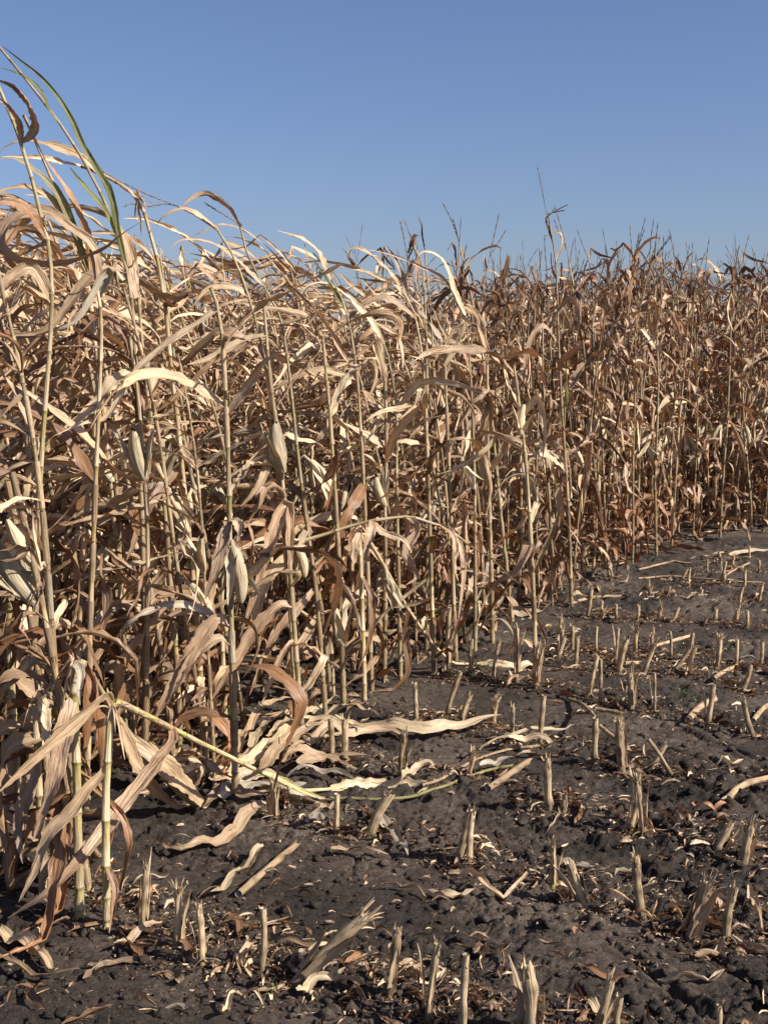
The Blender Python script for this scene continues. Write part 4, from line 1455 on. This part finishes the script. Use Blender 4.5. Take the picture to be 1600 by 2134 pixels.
def fallen_leaf(pts, hw, col, label, curl=.9, lift=.014, tw=0.3, group=None, n=22):
    Q = ground_line(pts, n, lift)
    rng = ST
    t = np.linspace(0, 1, n)
    Q[:, 2] += np.abs(np.sin(t * rng.uniform(4, 9) + rng.random() * 6)) * .022
    hw = hw * .78
    G = Geo()
    W = hw * np.minimum(1, .5 + 3 * t) * np.power(np.clip(1 - t ** 3, 0, 1), .7) + .001
    c = np.asarray(col) * rng.uniform(.78, .98)
    ribbon(G, Q, W, (.1, -.2, 1), c, c * .85, curl, tw * 1.6 * np.sin(t * 5 + rng.random() * 6), .14, rng.uniform(4, 7), 7, int(rng.integers(99)))
    o0 = Q[len(Q) // 2].copy()
    o = part("fallen_leaf", G, M_LEAF, None, o0)
    o.location = o0
    tag(o, label, "leaf", group)
    return o


def fallen_stalk(pts, r, label, leaves=(), col=None, lift=None, n=24, group=None, tassel=None):
    Q = ground_line(pts, n, r * .7 if lift is None else lift)
    f_ = np.linspace(0, 1, n)
    Q[:, 2] = np.maximum(Q[:, 2] * .15 + .85 * np.polyval(np.polyfit(f_, Q[:, 2], 1), f_) + .006, ground_at(Q[:, 0], Q[:, 1]) + r * .3)
    o0 = Q[0].copy()
    root = thing("fallen_stalk", label, "fallen stalk", o0, group)
    c = (TAN if col is None else np.asarray(col)) * ST.uniform(.8, 1.05)
    R = np.full(n, r * .86)
    cols = np.tile(c, (n, 1))
    for k in range(3, n, 6):
        R[k] *= 1.25
        cols[k] *= .55
    G = Geo()
    tube(G, Q, R, cols, 9, 3, jag=ST.uniform(-1, 2.5, 9) * r)
    tube(G, np.array((Q[0] - unit(Q[1] - Q[0]) * .001, Q[0] + unit(Q[1] - Q[0]) * .02)), np.array((r * .95, .001)), (.62, .55, .42), 9)
    part("stalk", G, M_STUB, root, o0)
    for (lp, hw, col_, kw) in leaves:
        LQ = ground_line(lp, 24, kw.get('lift', .02))
        t = np.linspace(0, 1, 24)
        LG = Geo()
        LQ[:, 2] += np.abs(np.sin(t * 6 + ST.random() * 6)) * .02
        ribbon(LG, LQ, hw * .8 * np.minimum(1, .5 + 3 * t) * np.power(np.clip(1 - t ** 3, 0, 1), .7) + .001, (.1, -.3, 1), np.asarray(col_) * ST.uniform(.75, 1.0), np.asarray(col_) * .75, kw.get('curl', .5), .5 * np.sin(t * 5 + ST.random() * 6), .10, 5, 7, int(ST.integers(99)))
        part("leaf", LG, M_LEAF, root, o0)
    if tassel:
        T = ground_line(tassel, 22, .03)
        TG = Geo()
        tube(TG, T, .0022, (.36, .28, .17), 5)
        for k in range(4, 22):
            for _ in range(3):
                o = unit(ST.normal(0, 1, 3)) * .009
                tube(TG, np.array((T[k], T[k] + o)), np.array((.002, .001)), (.5, .4, .26), 3)
        part("tassel", TG, M_TASSEL, root, o0)
    return root


fallen_stalk([(470, 1640), (600, 1572), (700, 1535), (800, 1518)], .010, "fallen corn plant flattened on the soil with broad pale leaves reaching to the stub tops", [
    ([(700, 1522), (780, 1532), (880, 1546), (960, 1535), (1045, 1524)], .040, STRAW, dict(curl=.3, lift=.045)),
    ([(600, 1595), (650, 1580), (730, 1560), (800, 1552), (850, 1562)], .026, TAN * 1.1, dict(lift=.05)),
    ([(560, 1600), (600, 1550), (650, 1510), (700, 1480)], .032, STRAW * .95, dict(curl=.5, lift=.05)),
    ([(590, 1612), (650, 1592), (720, 1598), (795, 1606)], .034, PINK * 1.3, dict(curl=.4, lift=.03)),
    ([(540, 1650), (600, 1580), (640, 1560), (700, 1545)], .034, TAN, dict(curl=.5, lift=.06)),
    ([(440, 1660), (500, 1640), (560, 1630), (600, 1640)], .045, STRAW, dict(curl=.2, lift=.02)),
    ([(520, 1600), (560, 1545), (600, 1530), (640, 1500)], .03, STRAW * .9, dict(curl=.6, lift=.07)),
    ([(460, 1690), (520, 1665), (570, 1660), (640, 1652)], .04, GREY, dict(curl=.3, lift=.02)),
    ([(480, 1655), (530, 1610), (570, 1580), (620, 1570)], .034, STRAW, dict(curl=.5, lift=.05)),
    ([(560, 1580), (620, 1545), (690, 1545), (760, 1560)], .030, STRAW * .95, dict(curl=.6, lift=.08)),
    ([(620, 1620), (680, 1600), (730, 1615), (770, 1610)], .028, TAN, dict(curl=.5, lift=.03)),
    ([(430, 1700), (470, 1680), (520, 1690), (560, 1680)], .030, TAN * .9, dict(curl=.7, lift=.02)),
    ([(640, 1560), (700, 1515), (740, 1500), (790, 1520)], .024, STRAW, dict(curl=.8, lift=.06)),
    ([(500, 1625), (515, 1570), (555, 1530), (610, 1500)], .026, TAN, dict(curl=.9, lift=.09)),
    ([(600, 1640), (650, 1625), (700, 1625), (740, 1640)], .022, GREY, dict(curl=.8, lift=.03)),
    ([(380, 1690), (430, 1650), (480, 1640), (520, 1600)], .030, PINK, dict(curl=.9, lift=.06))],
    tassel=[(770, 1530), (810, 1520), (862, 1504)])
fallen_stalk([(690, 1668), (780, 1672), (860, 1666), (950, 1640), (1020, 1616), (1078, 1607)], .0065, "thin greenish stalk top lying on the soil between the second and third stubble rows", [
    ([(1000, 1625), (1040, 1612), (1078, 1606), (1085, 1612)], .014, GREY, dict(lift=.03)),
    ([(840, 1655), (860, 1632), (890, 1625), (905, 1630)], .02, STRAW, dict(lift=.04))], col=np.array((.42,.38,.17)))
fallen_stalk([(880, 1650), (925, 1632), (990, 1592), (1060, 1568), (1120, 1560)], .006, "thin pale stalk top with ribbon leaves pointing right toward a tall stub", [
    ([(1000, 1595), (1030, 1565), (1070, 1560), (1150, 1540), (1200, 1530)], .014, STRAW, dict(lift=.04)),
    ([(1060, 1572), (1100, 1568), (1140, 1575), (1150, 1590)], .018, STRAW * 1.05, dict(lift=.05))])
for pts, r, lab in [
    ([(498, 1872), (540, 1835), (585, 1798), (617, 1770)], .0125, "short cut stalk piece lying left of centre in front of the second stubble row"),
    ([(1180, 1270), (1230, 1250), (1295, 1246)], .012, "long pale stalk lying against the foot of the standing corn"),
    ([(1362, 1356), (1400, 1345), (1440, 1333)], .011, "pale stalk piece lying behind the sixth stubble row"),
    ([(1016, 1662), (1055, 1632), (1098, 1600)], .014, "thick segmented stalk piece lying right of centre near the third stubble row"),
    ([(1432, 1500), (1455, 1478), (1486, 1462)], .017, "thick stalk butt lying beside the green sprouts"),
    ([(1503, 1678), (1545, 1648), (1604, 1638)], .014, "stalk piece lying at the right edge above the tyre marks"),
    ([(1486, 1424), (1510, 1405), (1533, 1392)], .012, "crooked stalk piece resting on the tallest leaning stub at the right"),
    ([(1330, 1208), (1400, 1204), (1520, 1218), (1590, 1222)], .008, "long thin stalk lying between the far stubble rows"),
    ([(1330, 1190), (1390, 1178), (1440, 1180)], .009, "brown stalk lying at the foot of the far standing corn"),
    ([(1302, 1395), (1330, 1392)], .012, "short pale stalk chunk between two leaning stubs"),
    ([(1568, 1508), (1590, 1480), (1612, 1468)], .013, "stalk piece leaning in from the right edge of the picture"),
    ([(1500, 1212), (1530, 1195), (1560, 1183)], .007, "thin stalk slanting up near the far right stubs"),
    ([(1186, 1462, 0), (1215, 1480, .02), (1242, 1497, .11)], .009, "thin bent stalk leading up to the bridged pair of stubs"),
    ([(1241, 1497, .13), (1265, 1497, .135), (1294, 1500, .14)], .010, "split stalk bridging the tops of two stubs"),
    ([(1250, 1530, .06), (1275, 1550, .04), (1296, 1566, .02)], .010, "stalk propped slanting between the bridged pair of stubs"),
]:
    fallen_stalk(pts, r, lab, n=14)
for pts, hw, col, lab, cu in [
    ([(562, 1700), (525, 1712), (450, 1762), (375, 1787), (326, 1752)], .030, TAN * 1.1, "large curved leaf lying on bare soil behind the green based stub", .7),
    ([(0, 1955), (50, 1975), (90, 2012), (118, 2040)], .026, TAN, "broad leaf drooping in from the left edge near the bottom corner", .9),
    ([(-20, 1990), (40, 2030), (100, 2052), (168, 2044)], .018, TAN * .8, "narrow folded leaf lying under the broad one in the bottom left corner", 1.4),
    ([(552, 1785), (520, 1815), (480, 1850), (440, 1885)], .022, STRAW, "leaf with a pale midrib lying beside the short cut stalk piece", .9),
    ([(935, 1822), (985, 1835), (1020, 1868), (1060, 1872), (1108, 1838)], .018, TAN, "curled leaf lying like a hook left of the green based stub in the second row", 1.2),
    ([(1000, 1262), (1050, 1255), (1100, 1262)], .030, STRAW, "pale husk leaf at the foot of the middle stalks", .5),
    ([(1060, 1285), (1110, 1282), (1150, 1270)], .030, STRAW * .9, "flat pale leaf at the foot of the curved stalk", .4),
    ([(1440, 1174), (1500, 1166), (1610, 1150)], .028, STRAW, "long pale leaf strip in front of the far standing corn", .5),
    ([(1060, 1402), (1105, 1396), (1140, 1384)], .024, STRAW, "leaf lying between the fifth row stubs", .5),
    ([(1120, 1225), (1150, 1235), (1190, 1232)], .020, PINK, "dull leaf by the foot of the tallest plant", .7),
    ([(775, 1725), (815, 1750), (850, 1790)], .026, GREY, "grey crumpled leaf spilling right of the thick leaning stub", .9),
    ([(690, 1788), (730, 1780), (775, 1790), (810, 1785)], .014, TAN * .8, "narrow brown leaf arched on the soil in the second row", 1.1),
    ([(1150, 1868), (1175, 1872), (1192, 1892)], .014, RUST * 1.4, "small rust leaf curled at the foot of the split stub", 1.0),
    ([(1440, 1690), (1480, 1698), (1530, 1690)], .016, RUST * 1.5, "brown curled leaf right of the rooted stub", 1.2),
    ([(1560, 1870), (1575, 1920), (1590, 1962)], .016, TAN * .8, "crumpled leaf hanging at the right edge beside the rooted pair", 1.2),
    ([(640, 1735), (665, 1720), (690, 1735)], .02, GREY * .8, "dull grey leaf scrap in front of the hanging ear", .8),
    ([(620, 2085), (650, 2065), (690, 2060), (720, 2050)], .018, STRAW, "pale leaf lying in the residue at the bottom centre", 1.0),
    ([(240, 1990), (290, 1965), (345, 1940)], .016, TAN, "narrow leaf lying at the foot of the first cut stub", 1.0),
    ([(465, 2130), (490, 2090), (520, 2085), (555, 2105)], .014, STRAW, "pale twisted husk strip at the bottom left of centre", 1.5),
]:
    fallen_leaf(pts, hw, col, lab, cu)

# smaller dry leaf scraps heaped along the rows
def residue_spot(rng):
    while True:
        u, v = rng.uniform(-60, 1660), rng.uniform(0, 1)
        py = 1150 + 990 * v ** .8
        p = on_ground(u, py)
        rd = float(row_distance(p[0], p[1]))
        if rng.random() < .30:
            q = STUB_AT[int(rng.integers(len(STUB_AT)))]
            return np.array((q[0] + rng.normal(0, .075), q[1] + rng.normal(0, .07), 0.0))
        if rng.random() < math.exp(-(rd / .10) ** 2) * 1.0 + .10 and p[1] < edge_y(p[0]) + .5:
            return p


SC_R = np.random.default_rng(91)
for k in range(260):
    p = residue_spot(SC_R)
    a = SC_R.uniform(0, 6.28)
    L = SC_R.uniform(.04, .19)
    d = np.array((math.cos(a), math.sin(a), 0))
    n = 10
    t = np.linspace(0, 1, n)
    P = p + d * ((t - .5) * L)[:, None] + np.array((-d[1], d[0], 0)) * (SC_R.normal(0, .2) * L * np.sin(t * 3))[:, None]
    P[:, 2] = ground_at(P[:, 0], P[:, 1]) + .006 + SC_R.uniform(.0, .025) * np.abs(np.sin(t * SC_R.uniform(2, 6) + SC_R.random() * 6))
    G = Geo()
    ci = int(SC_R.integers(6))
    c = [TAN, PINK, RUST, STRAW, GREY, RUST * 1.3][ci] * SC_R.uniform(.6, 1.05)
    ribbon(G, P, SC_R.uniform(.004, .019) * np.power(np.clip(1 - (2 * t - 1) ** 4, .03, 1), .6), (0, 0, 1), c, c * .8, SC_R.uniform(.5, 2.0), SC_R.normal(0, 1.2) * t, .35, 14, 5, k)
    o = part("leaf_scrap", G, M_LEAF, None, p)
    o.location = p
    ppx, ppy = to_pixel(p[0], p[1])
    cw = ["tan", "pinkish", "rust brown", "pale straw", "greyish", "reddish"][ci]
    sz = "long" if L > .11 else "short" if L < .07 else "curled"
    wh = "far" if ppy < 1350 else "middle" if ppy < 1600 else "near" if ppy < 1900 else "nearest"
    sd = "left" if ppx < 500 else "centre" if ppx < 1000 else "right"
    tag(o, f"{sz} {cw} scrap of dry leaf on the {wh} soil, {sd}", "leaf scrap", "dry leaf scraps on the soil between stubs")

# crumbs of straw and chaff nobody could count
tmpl = []
for k in range(70):
    g = Geo()
    t = np.linspace(0, 1, 4)
    bend = SC_R.normal(0, .18, 3)
    P = np.stack([t - .5, bend[0] * np.sin(t * 3.1), .10 + bend[1] * np.sin(t * 3.1) + abs(bend[2]) * t], 1)
    ribbon(g, P, SC_R.uniform(.05, .30) * np.array((.4, 1, .9, .2)), (0, 0, 1), (1, 1, 1), None, 1.2, SC_R.normal(0, .8) * t, .2, 1, 3, k)
    tmpl.append(g.arrays())
G = Geo()
pal = [TAN, PINK, RUST, STRAW, RUST * .8, PINK * .7]
for k in range(17000):
    p = residue_spot(SC_R)
    a = SC_R.uniform(0, 6.28)
    L = (.006, .012, .022, .050)[int(SC_R.choice(4, p=(.38, .34, .20, .08)))] * SC_R.uniform(.7, 1.4)
    w = 1 if L < .03 else .35
    ca, sa = math.cos(a), math.sin(a)
    V, F, C, S = tmpl[k % 70]
    M = np.array(((ca, -sa * w, 0), (sa, ca * w, 0), (0, 0, 1))) * L
    G.add(V @ M.T + (p[0], p[1], gz(p[0], p[1]) + .002 + SC_R.random() * .008), F, C * pal[int(SC_R.integers(6))] * SC_R.uniform(.45, 1.1), V * (.02, .02, 0) + (0, 0, k * .1))
o = link("straw_litter", G.mesh("straw_litter", M_LEAF))
tag(o, "fine crumbs of straw and chaff scattered over the dark soil", "straw litter", None, "stuff")

# loose soil lumps
ico = []
for s in range(6):
    import bmesh
    bm = bmesh.new()
    bmesh.ops.create_icosphere(bm, subdivisions=2, radius=1)
    r7 = np.random.default_rng(40 + s)
    for v_ in bm.verts:
        v_.co *= 1 + r7.normal(0, .13)
    r5 = np.random.default_rng(s)
    V = np.array([v.co[:] for v in bm.verts])
    nrm = fbm(V[:, 0] * 1.5 + s * 9 + V[:, 2], V[:, 1] * 1.5 + V[:, 2] * 1.3, s, 3)
    V = V * (1 + .55 * nrm)[:, None] * np.array((1, .85, .6))
    F = np.array([[v.index for v in f.verts] + [f.verts[2].index] for f in bm.faces])
    bm.free()
    ico.append((V, F))
CL = np.random.default_rng(33)
VV, FF, nn = [], [], 0
for k in range(7000):
    u, py = CL.uniform(-40, 1640), 1130 + 1020 * CL.random() ** .7
    p = on_ground(u, py)
    rd = float(row_distance(p[0], p[1]))
    if CL.random() > .35 + .6 * math.exp(-(rd / .2) ** 2):
        continue
    s = .003 + .020 * CL.random() ** 4
    V, F = ico[k % 6]
    a = CL.uniform(0, 6.28)
    R_ = np.array(((math.cos(a), -math.sin(a), 0), (math.sin(a), math.cos(a), 0), (0, 0, 1)))
    VV.append(V @ R_.T * s + np.array((p[0], p[1], gz(p[0], p[1]) + s * .25)))
    FF.append(F[:, :3] + nn)
    nn += len(V)
me = bpy.data.meshes.new("soil_lumps")
V, F = np.concatenate(VV), np.concatenate(FF)
me.vertices.add(len(V)); me.vertices.foreach_set("co", V.astype(np.float32).ravel())
me.loops.add(F.size); me.loops.foreach_set("vertex_index", F.astype(np.int32).ravel())
me.polygons.add(len(F)); me.polygons.foreach_set("loop_start", np.arange(0, F.size, 3, dtype=np.int32))
me.update(calc_edges=True)
me.materials.append(M_SOIL)
tag(link("soil_lumps", me), "small crumbly lumps of dark soil lying on the field", "soil", None, "stuff")

# ------------------------------------------------------------------ green weeds
def weed(px, py, size, nleaf, label, seed, name="weed"):
    rng = np.random.default_rng(seed)
    b = on_ground(px, py); b[2] = gz(b[0], b[1])
    root = thing(name, label, "weed", b)
    S_, made = Geo(), []
    for k in range(nleaf):
        a, el = rng.random() * 6.28, rng.uniform(.3, 1.3)
        d = np.array((math.cos(a) * math.cos(el), math.sin(a) * math.cos(el), math.sin(el)))
        L = size * rng.uniform(.5, 1)
        q = np.linspace(0, 1, 5)
        P = b + d * (q * L)[:, None] - np.array((0, 0, 1)) * (q ** 2 * L * .25)[:, None]
        tube(S_, P, np.linspace(.0014, .0007, 5), (.12, .17, .05), 4)
        LG = Geo()
        t = np.linspace(0, 1, 8)
        Q = P[-1] + d * (t * L * .6)[:, None] - np.array((0, 0, 1)) * (t ** 2 * L * .25)[:, None]
        ribbon(LG, Q, size * .16 * np.sin(np.pi * np.clip(t * .95 + .04, 0, 1)) + .0005, (0, 0, 1), (.07, .13, .03), (.09, .15, .04), -.4, None, .1, 8, 5, k)
        made.append(LG)
    part("stem", S_, M_GREEN, root, b)
    for LG in made:
        part("leaf", LG, M_GREEN, root, b)


weed(138, 1775, .075, 6, "small green broadleaf weed between the thick snapped stalks at the left", 1)
weed(965, 1325, .10, 9, "spindly green weed at the foot of the middle stalks", 2)
weed(1012, 1392, .05, 7, "small green weed in front of the stub left of the straight middle stalk", 3)
weed(1420, 1462, .045, 9, "low clump of green sprouts beside the thick stalk butt", 4)
weed(1448, 1464, .045, 9, "right half of the pair of green sprout clumps near the thick stalk butt", 5)
weed(573, 2066, .03, 5, "tiny green seedling in the residue at the bottom centre", 6)

# ------------------------------------------------------------------ the bird on the leaf tip
def bird():
    Y = 6.95
    c = at(862, 503, Y)
    s = .95
    sup = hero("thin plant whose bent dark leaf tip carries the perched bird",
               [(888, 1345), (890, 1000), (888, 700), (882, 570), (873, 530), (861, 512)],
               [([(880, 560), (872, 545), (868, 560), (868, 600)], .014, RUST), ([(861, 512), (856, 525), (850, 540), (848, 556)], .009, np.array((.07, .04, .03)), dict(curl=1.6, dY=0))],
               auto=.6, seed=60, Y=Y)
    root = thing("bird", "small brown bird with a slender bill perched on a bent leaf tip on the skyline", "bird", c - np.array((0, 0, .03)))
    org = np.array(root.location)
    G = Geo()
    # breast to crown in one surface: upright body, rounded head turned right
    P = np.array([(-.022, 0, -.034), (-.017, 0, -.024), (-.008, 0, -.010), (-.002, 0, .004), (.002, 0, .016), (.004, 0, .024), (.007, 0, .031), (.010, 0, .037), (.012, 0, .042)]) * s
    R = np.array((.003, .010, .0165, .017, .013, .0105, .0115, .009, .001)) * s
    cols = np.array([(.14, .075, .04), (.22, .11, .05), (.28, .13, .055), (.26, .12, .05), (.20, .10, .05), (.13, .075, .045), (.10, .06, .04), (.09, .055, .035), (.09, .055, .035)])
    tube(G, c + P, R, cols, 14)
    part("body", G, M_DARK, root, org)
    B = Geo(); tube(B, c + np.array([(.014, 0, .033), (.022, 0, .034), (.033, 0, .032)]) * s, np.array((.0035, .0022, .0005)), (.03, .025, .02), 6); part("bill", B, M_DARK, root, org)
    for sy in (-1, 1):
        W = Geo()
        Q = c + np.array([(-.002, sy * .013, .016), (-.010, sy * .0165, .002), (-.018, sy * .014, -.014), (-.024, sy * .008, -.032)]) * s
        ribbon(W, smooth_line(Q, 9), np.array((.004, .009, .0115, .012, .0115, .010, .008, .005, .001)), (0, sy, 0), (.075, .05, .035), (.05, .035, .025), .8, None, .02, 5, 5, 1)
        part("wing", W, M_DARK, root, org)
        E = Geo(); tube(E, c + np.array([(.010, sy * .0085, .034), (.010, sy * .0108, .034)]) * s, np.array((.0018, .0006)), (.01, .01, .01), 6); part("eye", E, M_DARK, root, org)
        Lg = Geo(); tube(Lg, c + np.array([(-.004, sy * .005, -.018), (.000, sy * .005, -.028), (.001, sy * .004, -.036)]) * s, np.array((.002, .0012, .001)), (.05, .03, .02), 5); part("leg", Lg, M_DARK, root, org)
    T = Geo(); ribbon(T, c + np.array([(-.018, 0, -.028), (-.026, 0, -.045), (-.035, 0, -.066)]) * s, np.array((.006, .007, .006)), (.6, -1, 0), (.05, .035, .025), None, .3, None, 0, 5, 3, 1); part("tail", T, M_DARK, root, org)


bird()
